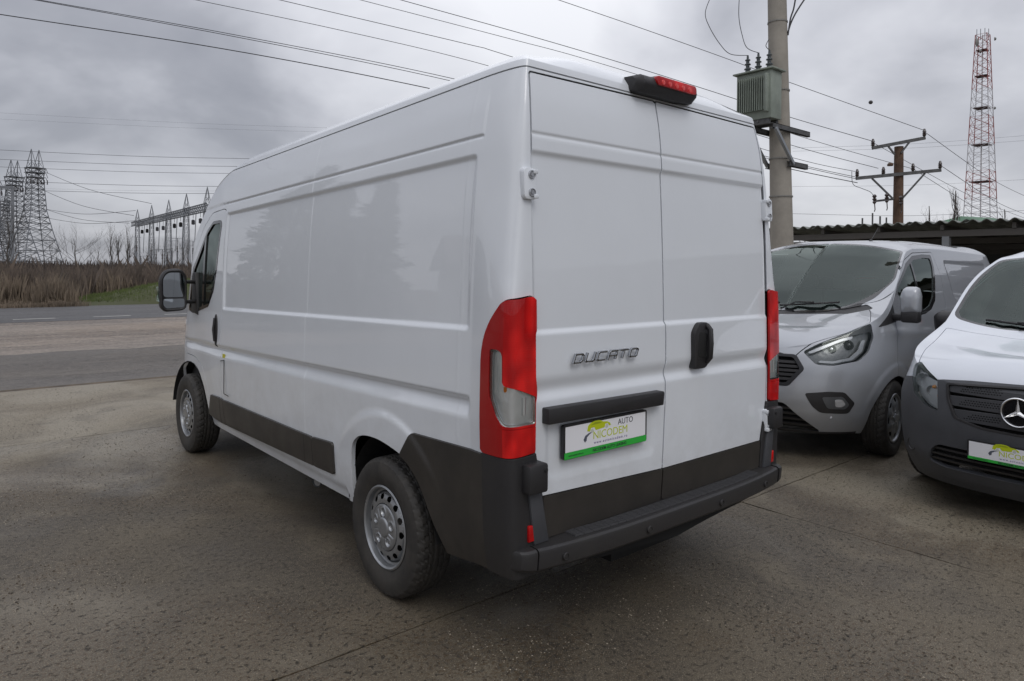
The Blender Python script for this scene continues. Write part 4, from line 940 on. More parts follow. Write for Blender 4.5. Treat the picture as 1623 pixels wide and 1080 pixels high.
def van_two():
    L = FL; loc, a = pose_root(FORD_POSE, L)
    root = thing('delivery_van', 'silver grey van with black hexagon grille parked beyond the white van, long slim headlamp', 'van', loc, a)
    m0 = shell(FORD_S); m = m0; V = m.V
    # side sculpting: shoulder groove, sill groove, cargo panel
    d = -poly_sdf(V[:, [1, 2]], rpoly([(.35, 1.30), (2.12, 1.33), (2.10, 1.76), (.45, 1.74)], .08)); sidev = (np.abs(V[:, 0]) > .6)
    off = -.012*sm(d/.03)-.010*np.exp(-((V[:, 2]-.72-.02*(V[:, 1]-2))/.05)**2)*sm((V[:, 1]-1.6)/.3)*(1-sm((V[:, 1]-3.3)/.3))
    for cy in (1.03, 3.97): rr = np.hypot(V[:, 1]-cy, V[:, 2]-.34); off = off+.012*sm((.50-rr)/.05)*sm((V[:, 2]-.4)/.2)
    off = off+.010*np.exp(-((V[:, 2]-1.02-.05*(V[:, 1]-2.5))/.045)**2)*(V[:, 1] < 4.2)
    V[:, 0] += np.sign(V[:, 0])*off*sidev
    # bonnet creases
    bon = (m.A[:, 2] > 0) & (V[:, 1] > 3.95); V[bon, 2] += (.007*np.exp(-((np.abs(V[bon, 0])-.50-.2*(4.6-V[bon, 1]))/.08)**2))*sm((V[bon, 1]-4.02)/.15); 
    set_normals(m)
    for cy in (1.03, 3.97):
        arch = np.concatenate([[(cy-.40, .1)], ellipse(cy, .325, .395, .385, 40)[:21][::-1], [(cy+.40, .1)]])
        _, m = cut(m, SIDE, arch, 0, lambda q: np.abs(q.cen()[:, 0]) > .55)
    fr = e_front(3.6)
    hl = [(-.505, .945), (-.587, 1.006), (-.741, 1.100), (-.872, 1.185), (-.900, 1.07), (-.892, .95), (-.855, .878), (-.715, .838), (-.61, .845)]
    for sg in (1, -1):
        P = hl if sg == 1 else mir(hl); c, m = cut(m, REAR, rpoly(P, .02), .004, fr)
        hp = bpy.data.objects.new('headlight', None); link(hp, root)
        build_tm('headlight_lens', c, LENS, hp, lip=0, push=.001)
        build_tm('lamp_reflector', c, mat('lamp_bowl', (.16, .165, .17), .28, metal=.5, bump=.5, bscale=30), hp, lip=0, push=-.05)
        s = -sg
        for x, z, r in ((.765, 1.000, .036), (.670, .965, .030)):
            y = surf_y(m0, s*x, z); b = MB(); b.lathe([(0, .018), (r*.5, .014), (r*.8, .004), (r*.85, -.004), (r*1.05, .004), (r*1.15, -.004), (r*1.15, -.03)], (s*x, y-.055, z), 22, 'y'); b.build('projector', CHROME if r < .034 else BLKGLOSS, hp, True)
        st = [(-.535, .945), (-.60, .985), (-.74, 1.065), (-.80, 1.085), (-.80, 1.06), (-.74, 1.040), (-.61, .962), (-.56, .935)]
        st2 = [(-.62, .862), (-.715, .856), (-.825, .885), (-.868, .955), (-.872, 1.05), (-.855, 1.05), (-.845, .965), (-.81, .905), (-.715, .874), (-.63, .880)]
        for q in (st, st2):
            q = q if sg == 1 else mir(q); g, _ = cut(c, REAR, rpoly(q, .006), 0)
            if g: build_tm('lamp_trim', g, mat('lamp_silver', (.52, .53, .55), .25, metal=.4), hp, lip=.01, push=-.014)
        tp = [(-.60, 1.02), (-.741, 1.105), (-.90, 1.20), (-.89, 1.12), (-.75, 1.07)]
        tp = tp if sg == 1 else mir(tp); g, _ = cut(c, REAR, np.array(tp), 0)
        if g: build_tm('lamp_mask', g, BLKGLOSS, hp, lip=.0, push=-.004)
    gr = [(-.535, .804), (-.459, .916), (.459, .916), (.535, .804), (.43, .655), (-.43, .655)]
    g, m = cut(m, REAR, rpoly(gr, .025), 0, fr)
    gi = [(-.505, .804), (-.44, .896), (.44, .896), (.505, .804), (.41, .675), (-.41, .675)]
    inn, fra = cut(g, REAR, rpoly(gi, .02), 0); gf = build_tm('grille_frame', fra, mat('satin_black', (.02, .02, .022), .3), root, lip=.03, push=.006, bevel=.003)
    build_tm('grille_back', inn, DARK, gf, lip=0, push=-.05)
    for z in (.858, .822, .786, .750, .714):
        c, _ = cut(inn, REAR, np.array([(-.6, z-.011), (.6, z-.011), (.6, z+.009), (-.6, z+.009)]), 0)
        if c: build_tm('slat', c, BLACKP, gf, lip=.03, push=-.008, bevel=.002)
    lo = [(-.40, .51), (-.62, .26), (.62, .26), (.40, .51)]
    g, m = cut(m, REAR, rpoly(lo, .03), 0, fr); lf = build_tm('lower_intake', g, DARK, root, lip=0, push=-.05)
    for z in (.46, .41, .36, .31):
        c, _ = cut(g, REAR, np.array([(-.7, z-.008), (.7, z-.008), (.7, z+.010), (-.7, z+.010)]), 0); build_tm('slat', c, BLACKP, lf, lip=.03, push=-.008)
    fg = [(-.549, .602), (-.70, .622), (-.79, .617), (-.838, .52), (-.80, .432), (-.643, .440), (-.60, .49)]
    for sg in (1, -1):
        P = fg if sg == 1 else mir(fg); g, m = cut(m, REAR, rpoly(P, .02), .002, fr); fo = build_tm('fog_surround', g, BLACKP, root, lip=.02, push=.003, bevel=.002)
        q = [(-.66, .575), (-.78, .580), (-.81, .51), (-.785, .470), (-.69, .478)]; q = q if sg == 1 else mir(q)
        g, _ = cut(g, REAR, rpoly(q, .015), 0); build_tm('fog_lamp', g, mat('lamp_bowl', (.1, .1, .1)), fo, lip=.006, push=.0045)
        q = [(-.735, .556), (-.775, .556), (-.79, .515), (-.77, .490), (-.735, .492)]; q = q if sg == 1 else mir(q)
        g, _ = cut(g, REAR, rpoly(q, .012), 0); 
        if g: build_tm('fog_reflector', g, REFL, fo, lip=.006, push=.007)
        b = MB(); x = -sg*.70; b.lathe([(0, .004), (.011, .003), (.012, -.005)], (x, surf_y(m0, x, .40), .40), 14, 'y'); b.build('parking_sensor', mat('sensor_silver', (.6, .6, .62), .3), root)
        b = MB(); x = -sg*.60
    sp = [(-1.1, .1), (1.1, .1), (1.1, .262), (-1.1, .262)]
    g, m = split(m, np.maximum(m.V[:, 2]-.262, (4.42-m.V[:, 1]))); build_tm('front_lip', g, BLACKP, root, lip=.02, push=-.004)
    yb = lambda x: 4.125-.30*(x/.70)**2.2; yt = lambda x: 3.02+.06*(x/.7)**3
    g, m = split(m, lid_glass(m, .030, yb, yt, .10))
    gi_, fr_ = split(g, lid_glass(g, .055, lambda x: yb(x)-.035, lambda x: yt(x)+.03, .10)); wr = build_tm('windscreen_border', fr_, BLKGLOSS, root, lip=.01, push=-.001, sharp=0)
    build_tm('windscreen', gi_, WSCREEN, root, lip=0, push=-.001)
    cw = [(-.80, 1.30), (-.70, 1.332), (-.53, 1.285), (0, 1.255), (.53, 1.285), (.70, 1.332), (.80, 1.30), (.6, 1.245), (0, 1.215), (-.6, 1.245)]
    g, m = cut(m, REAR, rpoly(cw, .01), 0, lambda q: (q.cen()[:, 1] > 3.6) & (q.cen()[:, 1] < 4.4))
    if g: build_tm('cowl_panel', g, BLACKP, root, lip=.02, push=-.006)
    wiper(root, m0, .06, -.46, 1.285); wiper(root, m0, .62, .12, 1.285)
    bonp = [(-.445, 4.835), (-.50, 4.775), (-.60, 4.665), (-.75, 4.50), (-.865, 4.29), (-.80, 4.10), (-.72, 3.97), (-.5, 4.02), (0, 4.13), (.5, 4.02), (.72, 3.97), (.80, 4.10), (.865, 4.29), (.75, 4.50), (.60, 4.665), (.50, 4.775), (.445, 4.835), (0, 4.90)]
    g, m = cut(m, TOPV, rpoly(bonp, .02), .005, lambda q: (q.cen()[:, 2] > .90) & (q.cen()[:, 1] > 3.8))
    build_tm('bonnet', g, SILVER, root, lip=.02)
    wd = [(4.24, 1.15), (3.90, 1.34), (3.67, 1.525), (3.30, 1.715), (3.04, 1.79), (2.70, 1.812), (2.44, 1.81), (2.48, 1.70), (2.58, 1.56), (2.755, 1.345), (2.95, 1.262), (3.15, 1.228), (3.85, 1.195)]
    gl = [(3.72, 1.26), (3.72, 1.47), (3.32, 1.67), (3.04, 1.75), (2.72, 1.775), (2.51, 1.772), (2.54, 1.69), (2.64, 1.56), (2.80, 1.38), (2.97, 1.30), (3.17, 1.265)]
    dr = [(3.95, .33), (3.95, .8), (3.93, 1.165), (3.905, 1.36), (3.68, 1.555), (3.30, 1.748), (3.0, 1.82), (2.38, 1.842), (2.36, 1.6), (2.50, 1.2), (2.52, .33)]
    for sg in (-1, 1):
        e = lambda q: (q.cen()[:, 0]*sg > .3)
        dp, m = cut(m, SIDE, rpoly(dr, .03), .006, e)
        w1, dp = cut(dp, SIDE, rpoly(wd, .02), 0, e); w2, m = cut(m, SIDE, rpoly(wd, .02), 0, lambda q: (q.cen()[:, 0]*sg > .3) & (q.cen()[:, 1] > 3.66))
        od = build_tm('cab_door', dp, SILVER, root, lip=.02)
        if w2: build_tm('corner_trim', w2, BLACKP, root, lip=.015, push=.001)
        g, f_ = cut(w1, SIDE, rpoly(gl, .03), 0, e); build_tm('window_frame', f_, BLKGLOSS, od, lip=.015, push=.001)
        dv, g = cut(g, SIDE, np.array([(3.22, 1.1), (3.26, 1.1), (3.14, 1.9), (3.10, 1.9)]), 0, e); build_tm('window_divider', dv, BLKGLOSS, od, lip=.01)
        build_tm('window_glass', g, GLASS, od, lip=0, push=-.006)
        b = MB(); x = sg*.982; b.tube([(x, 2.60, 1.08), (x+sg*.035, 2.63, 1.085), (x+sg*.035, 2.78, 1.085), (x, 2.81, 1.08)], .013, 8); b.build('door_handle', SILVER, od, True)
        # mirror
        cx = sg*1.085; outl = rpoly([(-.075, .02), (.070, .0), (.080, .17), (.05, .245), (-.06, .245), (-.078, .17)], .03, 4); k = len(outl)
        prof = [(.90, 3.93), (1.0, 3.94), (1.03, 3.97), (.96, 4.01), (.75, 4.04), (.3, 4.05)]; Vv = [(cx+p[0]*s, y, 1.255+.11+(p[1]-.11)*s) for s, y in prof for p in outl]
        F = [(i*k+j, i*k+(j+1) % k, (i+1)*k+(j+1) % k, (i+1)*k+j) for i in range(5) for j in range(k)]+[tuple(range(5*k, 6*k))]+[tuple(range(k))[::-1]]
        mr = MB().add(Vv, F).build('door_mirror', SILVER, root, True, sharp=50)
        b = MB(); b.prism([(3.93, 1.19), (4.03, 1.19), (4.04, 1.29), (3.93, 1.30)], lambda p: (cx-.075, p[0], p[1]), lambda p: (cx+.07, p[0], p[1])); b.box((min(cx, sg*.90), 3.90, 1.20), (max(cx, sg*.90), 3.99, 1.26)); b.build('mirror_foot', BLACKP, mr, bevel=.02)
        b = MB(); b.prism([tuple(p*.9) for p in outl], lambda p: (cx+p[0], 3.923, 1.262+p[1]), lambda p: (cx+p[0], 3.931, 1.262+p[1])); b.build('mirror_glass', MIRR, mr)
    tl = [(.02, 1.55), (.30, 1.50), (.20, .95), (.02, .95)]
    for sg in (-1, 1):
        g, m = cut(m, SIDE, rpoly(tl, .03), .003, lambda q: (q.cen()[:, 0]*sg > .6)); build_tm('tail_lamp', g, REDL, root, lip=.01, push=.004)
    build_tm('body', m, SILVER, root, lip=.022, sharp=45)
    cab(root, L, .10, 4.02, .80); housings(root, (1.03, 3.97), .40, .85)
    b = MB(); b.lathe([(0, .0), (.02, .0), (.016, .012), (.0, .02)], (-.32, 2.80, 1.955), 12, 'z'); b.tube([(-.32, 2.80, 1.955), (-.33, 2.62, 2.10)], .0035, 6); b.build('roof_aerial', BLACKP, root)
    pw = make_wheel(.338, .215, .213, 'cover', root)
    put_wheel(pw, root, -.865, 3.97, .335, first=True, steer=.06); put_wheel(pw, root, -.865, 1.03, .335); put_wheel(pw, root, .865, 3.97, .335, True, steer=.06); put_wheel(pw, root, .865, 1.03, .335, True)
    # number plate holder on the bumper, hidden from here by the white van
    return root
def van_three():
    L = VL; loc, a = pose_root(VITO_POSE, L)
    root = thing('delivery_van', 'pale van with dark grey bumper and round three pointed star badge at the right edge', 'van', loc, a)
    m0 = shell(VITO_S); m = m0; V = m.V
    for cy in (1.05, 4.245): rr = np.hypot(V[:, 1]-cy, V[:, 2]-.34); V[:, 0] += np.sign(V[:, 0])*.012*sm((.50-rr)/.05)*(np.abs(V[:, 0]) > .6)
    bon = (m.A[:, 2] > 0) & (V[:, 1] > 4.1); V[bon, 2] -= .010*sm((.48-np.abs(V[bon, 0]))/.18)*sm((5.10-V[bon, 1])/.2)*sm((V[bon, 1]-4.15)/.1)
    set_normals(m)
    for cy in (1.05, 4.245):
        arch = np.concatenate([[(cy-.41, .1)], ellipse(cy, .32, .40, .385, 40)[:21][::-1], [(cy+.41, .1)]])
        _, m = cut(m, SIDE, arch, 0, lambda q: np.abs(q.cen()[:, 0]) > .55)
    pass
    fr = e_front(4.3)
    hl = [(.69, .985), (.735, .95), (.728, .883), (.684, .771), (.590, .708), (.483, .674), (.495, .78), (.508, .888), (.606, .939)]
    for sg in (1, -1):
        P = hl if sg == 1 else mir(hl); c, m = cut(m, REAR, rpoly(P, .02), .004, fr)
        hp = bpy.data.objects.new('headlight', None); link(hp, root)
        build_tm('headlight_lens', c, LENS, hp, lip=0, push=.001)
        build_tm('lamp_reflector', c, mat('lamp_bowl2', (.48, .49, .50), .28, metal=.5, bump=.5, bscale=25), hp, lip=0, push=-.045)
        for x, z, r in ((.64, .86, .050), (.56, .80, .036)):
            y = surf_y(m0, sg*x, z); b = MB(); b.lathe([(0, -.02), (r*.3, -.015), (r*.6, .0), (r, .016), (r*1.06, .010), (r*1.06, -.02)], (sg*x, y-.058, z), 22, 'y'); b.build('lamp_bowl', mat('lamp_silver', (.7, .7, .7), .2, metal=.5), hp, True)
        b = MB(); y = surf_y(m0, sg*.545, .82); b.lathe([(0, .03), (.010, .026), (.014, .01), (.014, -.01)], (sg*.545, y-.06, .83), 12, 'y'); b.build('amber_bulb', mat('amber_glow', (.95, .35, .03), .25, coat=1), hp, True)
        q = [(.512, .86), (.520, .86), (.502, .70), (.495, .695)]; q = q if sg == 1 else mir(q)
        g, _ = cut(c, REAR, np.array(q), 0)
        if g: build_tm('indicator_strip', g, AMBER, hp, lip=.0, push=-.02)
    bp = [(-.475, .893), (-.3, .908), (0, .920), (.3, .908), (.475, .893), (.512, .885), (.60, .72), (.685, .771), (.728, .875), (.80, .86), (1.1, .80), (1.1, .05), (-1.1, .05), (-1.1, .80), (-.80, .86), (-.728, .875), (-.685, .771), (-.60, .72), (-.512, .885)]
    g, m = cut(m, REAR, np.array(bp), .004, lambda q: (q.cen()[:, 1] > 4.62)); bump = g
    gi = [(-.447, .877), (0, .907), (.447, .877), (.430, .768), (.375, .650), (.205, .610), (0, .605), (-.205, .610), (-.375, .650), (-.430, .768)]
    inn, bump = cut(bump, REAR, rpoly(gi, .02), 0)
    it = [(-.53, .41), (-.480, .458), (.480, .458), (.53, .41), (.55, .325), (.45, .300), (-.45, .300), (-.55, .325)]
    itk, bump = cut(bump, REAR, rpoly(it, .03), 0)
    bo = build_tm('front_bumper', bump, GREYP, root, lip=.03, push=.002, bevel=.003)
    gf = build_tm('grille_back', inn, DARK, root, lip=0, push=-.06)
    surr, _ = cut(inn, REAR, np.array([(-.6, .5), (.6, .5), (.6, 1), (-.6, 1)]), 0)
    ring = rpoly([(p[0]*.965, .76+(p[1]-.76)*.93) for p in gi], .02); ii, rg = cut(inn, REAR, ring, 0); build_tm('grille_frame', rg, BLACKP, gf, lip=.03, push=.004, bevel=.002)
    for z0, z1 in ((.822, .878), (.735, .795), (.645, .708)):
        c, _ = cut(ii, REAR, rpoly([(-.6, z0+.006), (.0, z0-.004), (.6, z0+.006), (.6, z1-.004), (0, z1+.016), (-.6, z1-.004)], .001), 0)
        so = build_tm('louvre', c, mat('grille_charcoal', (.048, .049, .053), .42), gf, lip=.04, push=-.010, bevel=.004)
        hm = MB()
        for r_ in range(3):
            for i in range(-22, 23):
                x = (i+.5*(r_ % 2))*.0165; z = (z0+z1)/2+(r_-1)*.014+.012*(1-min(1, abs(x)/.4))-.002
                lim = .36-(.04 if z0 < .7 else 0)-.02*r_
                if abs(x) > lim or abs(x) < .10: continue
                y = float(np.interp(abs(x), [0, .2, .3, .4, .45], [5.112, 5.110, 5.100, 5.084, 5.062]))
                y = surf_y(c, x, z)-.0085
                hm.add([(x-.0065, y, z), (x, y, z-.0045), (x+.0065, y, z), (x, y, z+.0045)], [(0, 1, 2, 3)])
        ho = hm.build('louvre_hole', mat('hole_black', (.002, .002, .002), .9), so); ho['kind'] = 'stuff'
    io = build_tm('lower_intake', itk, DARK, root, lip=0, push=-.06)
    for z in (.425, .385, .345):
        c, _ = cut(itk, REAR, np.array([(-.7, z-.006), (.7, z-.006), (.7, z+.008), (-.7, z+.008)]), 0)
        if c: build_tm('slat', c, BLACKP, io, lip=.03, push=-.012)
    yS = 5.150; zS = .757
    b = MB(); b.lathe([(0, yS-.006), (.083, yS-.006), (.083, yS-.05)], (0, 0, zS), 40, 'y'); st = b.build('star_badge', BLKGLOSS, root, True)
    b = MB(); n = 48; T = []
    b.lathe([(.082, yS-.004), (.084, yS+.008), (.089, yS+.011), (.094, yS+.006), (.095, yS-.006)], (0, 0, zS), n, 'y'); b.build('badge_ring', CHROME, st, True)
    for k_ in range(3):
        an = PI/2+k_*2*PI/3; d = Vector((math.cos(an), 0, math.sin(an))); s = Vector((-math.sin(an), 0, math.cos(an))); c = Vector((0, yS, zS))
        b = MB(); b.add([c+s*.013+d*.006, c-s*.013+d*.006, c+d*.086-s*.002, c+d*.086+s*.002, c+Vector((0, .012, 0)), c+d*.086+Vector((0, .003, 0)), c-d*.008], [(0, 3, 5, 4), (3, 2, 5), (2, 1, 4, 5), (1, 6, 4), (6, 0, 4)]); b.build('star_point', CHROME, st)
    for sg in (-1, 1):
        b = MB(); x, z = sg*.692, .402; y = surf_y(m0, x, z); nx = sg*.75
        b.lathe([(.0, -.004), (.036, -.002), (.040, .003), (.046, .003), (.048, -.01)], (0, 0, 0), 28, 'y'); ca, sa = math.cos(-sg*.55), math.sin(-sg*.55)
        b.v = [(x+ca*p[0]-sa*p[1], y+sa*p[0]+ca*p[1]+.002, z+p[2]) for p in b.v]; b.build('fog_blank', BLACKP, bo, True)
    Mp = Matrix.Translation((0, 5.165, .478)) @ Matrix.Rotation(PI, 4, 'Z') @ Matrix.Rotation(PI/2, 4, 'X')
    plate(root, Mp, .545, .125, True, green=.020)
    yb = lambda x: 4.12-.05*(x/.75)**2; yt = lambda x: 3.17+.05*(x/.7)**3
    g, m = split(m, lid_glass(m, .025, yb, yt, .08))
    g, f_ = split(g, lid_glass(g, .050, lambda x: yb(x)-.03, lambda x: yt(x)+.03, .08)); build_tm('windscreen_border', f_, BLKGLOSS, root, lip=.01, push=-.001, sharp=0)
    build_tm('windscreen', g, WSCREEN, root, lip=0, push=-.001)
    wiper(root, m0, .04, .60, 1.205); wiper(root, m0, -.62, -.05, 1.205)
    bonp = [(.0, 5.12), (.47, 5.085), (.606, 4.990), (.70, 4.90), (.745, 4.70), (.80, 4.22), (.5, 4.24), (0, 4.27), (-.5, 4.24), (-.80, 4.22), (-.745, 4.70), (-.70, 4.90), (-.606, 4.990), (-.47, 5.085)]
    g, m = cut(m, TOPV, rpoly(bonp, .02), .005, lambda q: (q.cen()[:, 2] > .87) & (q.cen()[:, 1] > 4.1)); build_tm('bonnet', g, WHITE2, root, lip=.02)
    wd = [(4.15, 1.10), (3.95, 1.24), (3.6, 1.47), (3.25, 1.64), (3.0, 1.70), (2.45, 1.72), (2.42, 1.2), (3.6, 1.12)]; gl = [(3.75, 1.16), (3.75, 1.32), (3.5, 1.48), (3.2, 1.61), (2.98, 1.665), (2.50, 1.68), (2.48, 1.24)]
    dr = [(3.80, .30), (3.82, 1.0), (3.95, 1.06), (3.95, 1.25), (3.6, 1.50), (3.25, 1.68), (3.0, 1.74), (2.37, 1.76), (2.33, .30)]
    for sg in (-1, 1):
        e = lambda q: (q.cen()[:, 0]*sg > .3)
        dp, m = cut(m, SIDE, rpoly(dr, .03), .006, e); w1, dp = cut(dp, SIDE, rpoly(wd, .02), 0, e)
        od = build_tm('cab_door', dp, WHITE2, root, lip=.02); g, f_ = cut(w1, SIDE, rpoly(gl, .03), 0, e)
        build_tm('window_frame', f_, BLKGLOSS, od, lip=.015, push=.001); build_tm('window_glass', g, GLASS, od, lip=0, push=-.006)
        cx = sg*1.06; outl = rpoly([(-.10, -.09), (.09, -.10), (.105, .06), (.06, .10), (-.08, .10), (-.105, .04)], .05, 4); k = len(outl)
        prof = [(.90, 3.48), (1.0, 3.49), (1.03, 3.54), (.92, 3.62), (.6, 3.66), (.2, 3.675)]; Vv = [(cx+p[0]*s, y, 1.19+p[1]*s) for s, y in prof for p in outl]
        F = [(i*k+j, i*k+(j+1) % k, (i+1)*k+(j+1) % k, (i+1)*k+j) for i in range(5) for j in range(k)]+[tuple(range(5*k, 6*k))]+[tuple(range(k))[::-1]]
        mr = MB().add(Vv, F).build('door_mirror', BLACKP, root, True, sharp=50)
        b = MB(); b.box((min(cx, sg*.90), 3.50, 1.09), (max(cx, sg*.90), 3.58, 1.14)); b.build('mirror_foot', BLACKP, mr, bevel=.015)
        b = MB(); b.prism([tuple(p*.9) for p in outl], lambda p: (cx+p[0], 3.474, 1.19+p[1]), lambda p: (cx+p[0], 3.482, 1.19+p[1])); b.build('mirror_glass', MIRR, mr)
        g, m = cut(m, SIDE, rpoly([(.02, 1.35), (.25, 1.32), (.18, .85), (.02, .85)], .03), .003, lambda q: (q.cen()[:, 0]*sg > .6)); build_tm('tail_lamp', g, REDL, root, lip=.01, push=.004)
    build_tm('body', m, WHITE2, root, lip=.022, sharp=45)
    cab(root, L, .0, 4.15, .78); housings(root, (1.05, 4.245), .40, .80)
    b = MB(); b.bar((-.66, 2.85, 1.98), (.70, 2.85, 1.98), .05, .035); 
    for x in (-.6, .62): b.bar((x, 2.85, 1.82), (x, 2.85, 1.97), .05, .03)
    b.build('roof_bar', mat('alloy', (.6, .6, .6), .4, metal=.5), root, bevel=.004)
    b = MB(); b.tube([(.60, 2.95, 1.86), (.50, 2.86, 2.06)], .007, 6); b.build('roof_aerial', BLACKP, root)
    pw = make_wheel(.330, .205, .203, 'cover', root)
    put_wheel(pw, root, -.85, 4.245, .327, first=True); put_wheel(pw, root, -.85, 1.05, .327); put_wheel(pw, root, .85, 4.245, .327, True); put_wheel(pw, root, .85, 1.05, .327, True)
    return root
VAN2 = van_two(); VAN3 = van_three()
# ================================================================== surroundings
def at3(px, py, D): return CAM+(_f+_r*((px-811.5)/1103.18)-_u*((py-540+107.65)/1103.18))*D
def atg(px, D, z=0.0): p = at3(px, 425, D); return Vector((p.x, p.y, z))
def ground_material(name, base, dark, light, sc_=1.0, pits=1.0, stretch=(1, 1, 1), wet=.4, rough=.62, dry=None):
    m = bpy.data.materials.new(name); m.use_nodes = True; N = m.node_tree.nodes; L = m.node_tree.links; b = N['Principled BSDF']
    tc = N.new('ShaderNodeTexCoord'); mp = N.new('ShaderNodeMapping'); mp.inputs['Scale'].default_value = stretch
    geo = N.new('ShaderNodeNewGeometry'); L.new(geo.outputs['Position'], mp.inputs[0])
    def nz(s, d=8, r=.6, dist=0): n = N.new('ShaderNodeTexNoise'); n.inputs['Scale'].default_value = s; n.inputs['Detail'].default_value = d; n.inputs['Roughness'].default_value = r; n.inputs['Distortion'].default_value = dist; L.new(mp.outputs[0], n.inputs['Vector']); return n.outputs['Fac']
    def rng(v, a, c, lo=0., hi=1.): n = N.new('ShaderNodeMapRange'); n.interpolation_type = 'SMOOTHSTEP'; n.inputs[1].default_value = a; n.inputs[2].default_value = c; n.inputs[3].default_value = lo; n.inputs[4].default_value = hi; L.new(v, n.inputs[0]); return n.outputs[0]
    def mix(f, a, c, mode='MIX'):
        n = N.new('ShaderNodeMix'); n.data_type = 'RGBA'; n.blend_type = mode
        if isinstance(f, float): n.inputs[0].default_value = f
        else: L.new(f, n.inputs[0])
        for i, v in ((6, a), (7, c)):
            if isinstance(v, tuple): n.inputs[i].default_value = (*v, 1)
            else: L.new(v, n.inputs[i])
        return n.outputs[2]
    def mul(a, c): n = N.new('ShaderNodeMath'); n.operation = 'MULTIPLY'; L.new(a, n.inputs[0]); (L.new(c, n.inputs[1]) if not isinstance(c, float) else setattr(n.inputs[1], 'default_value', c)); return n.outputs[0]
    big = nz(.45*sc_, 6, .55, .6); mid = nz(1.9*sc_, 8, .62, .3); fine = nz(38*sc_, 6, .7); grit = nz(170*sc_, 3, .6); pit = nz(36*sc_, 6, .74, .1); clus = nz(1.1*sc_, 5, .6, .5)
    c = mix(rng(big, .40, .60), dark, base); c = mix(mul(rng(mid, .48, .68), .6), c, light)
    if dry:
        sp = N.new('ShaderNodeSeparateXYZ'); L.new(geo.outputs['Position'], sp.inputs[0])
        def add(a, q): n = N.new('ShaderNodeMath'); n.operation = 'ADD'; L.new(a, n.inputs[0]); (L.new(q, n.inputs[1]) if not isinstance(q, float) else setattr(n.inputs[1], 'default_value', q)); return n.outputs[0]
        d_ = add(add(mul(rng(sp.outputs[1], 1.0, 6.5), .20), mul(rng(sp.outputs[0], .6, 2.6), .16)), nz(.62*sc_, 7, .62, .9)); c = mix(rng(d_, .55, .78), c, dry)
    c = mix(mul(rng(nz(.9*sc_, 5, .6, 1.0), .54, .66), .45), c, tuple(q*.55 for q in dark))
    pm = rng(clus, .46, .62, .04, 1.0)
    c = mix(mul(mul(rng(pit, .55, .60), .85*pits), pm), c, tuple(q*.30 for q in dark))
    c = mix(mul(mul(rng(nz(60*sc_, 5, .75), .50, .58), .85*pits), rng(nz(.8*sc_, 5, .6, .7), .46, .62)), c, (base[0]*.62, base[1]*.42, base[2]*.22))
    c = mix(mul(rng(fine, .40, .66), .35), c, tuple(min(1, q*1.25) for q in light))
    c = mix(mul(rng(grit, .57, .66), .7), c, tuple(min(1, q*2.6) for q in light))
    c = mix(mul(rng(grit, .44, .34), .6), c, tuple(q*.30 for q in dark))
    L.new(c, b.inputs['Base Color'])
    w = rng(nz(.6*sc_, 5, .6, .8), .40, .60, rough, rough-wet); L.new(w, b.inputs['Roughness'])
    bp = N.new('ShaderNodeBump'); bp.inputs['Strength'].default_value = .8; bp.inputs['Distance'].default_value = .007
    h = N.new('ShaderNodeMath'); h.operation = 'SUBTRACT'; L.new(fine, h.inputs[0]); L.new(mul(rng(pit, .56, .66), 1.2), h.inputs[1])
    h2 = N.new('ShaderNodeMath'); h2.operation = 'ADD'; L.new(h.outputs[0], h2.inputs[0]); L.new(mul(grit, .5), h2.inputs[1]); L.new(h2.outputs[0], bp.inputs['Height']); L.new(bp.outputs[0], b.inputs['Normal'])
    return m
CONC = ground_material('yard_concrete', (.104, .084, .056), (.060, .050, .038), (.145, .120, .083), wet=.30, rough=.70, pits=1.1, dry=(.215, .188, .140))
CONC2 = ground_material('yard_concrete_dry', (.150, .126, .090), (.100, .085, .064), (.215, .186, .138), wet=.15, rough=.75, pits=.6, dry=(.235, .207, .158))
ASPH = ground_material('apron_asphalt', (.215, .180, .148), (.085, .074, .068), (.29, .245, .200), .9, .9, (.10, .60, 1), .12, .8)
ROADM = ground_material('road_asphalt', (.070, .068, .068), (.055, .054, .055), (.085, .082, .080), .6, .3, (.2, 1, 1), .1, .7)
SOIL = ground_material('field_soil', (.085, .072, .052), (.055, .048, .036), (.12, .10, .075), .3, .4, (1, 1, 1), .05, .9)
def sheet(name, pts, z, m, kind='structure', parent=None):
    b = MB(); b.add([(x, y, z) for x, y in pts], [tuple(range(len(pts)))]); o = b.build(name, m, parent)
    if kind: o['kind'] = kind
    return o
sheet('ground', [(-900, -400), (1500, -400), (1500, 1800), (-900, 1800)], -.05, SOIL)
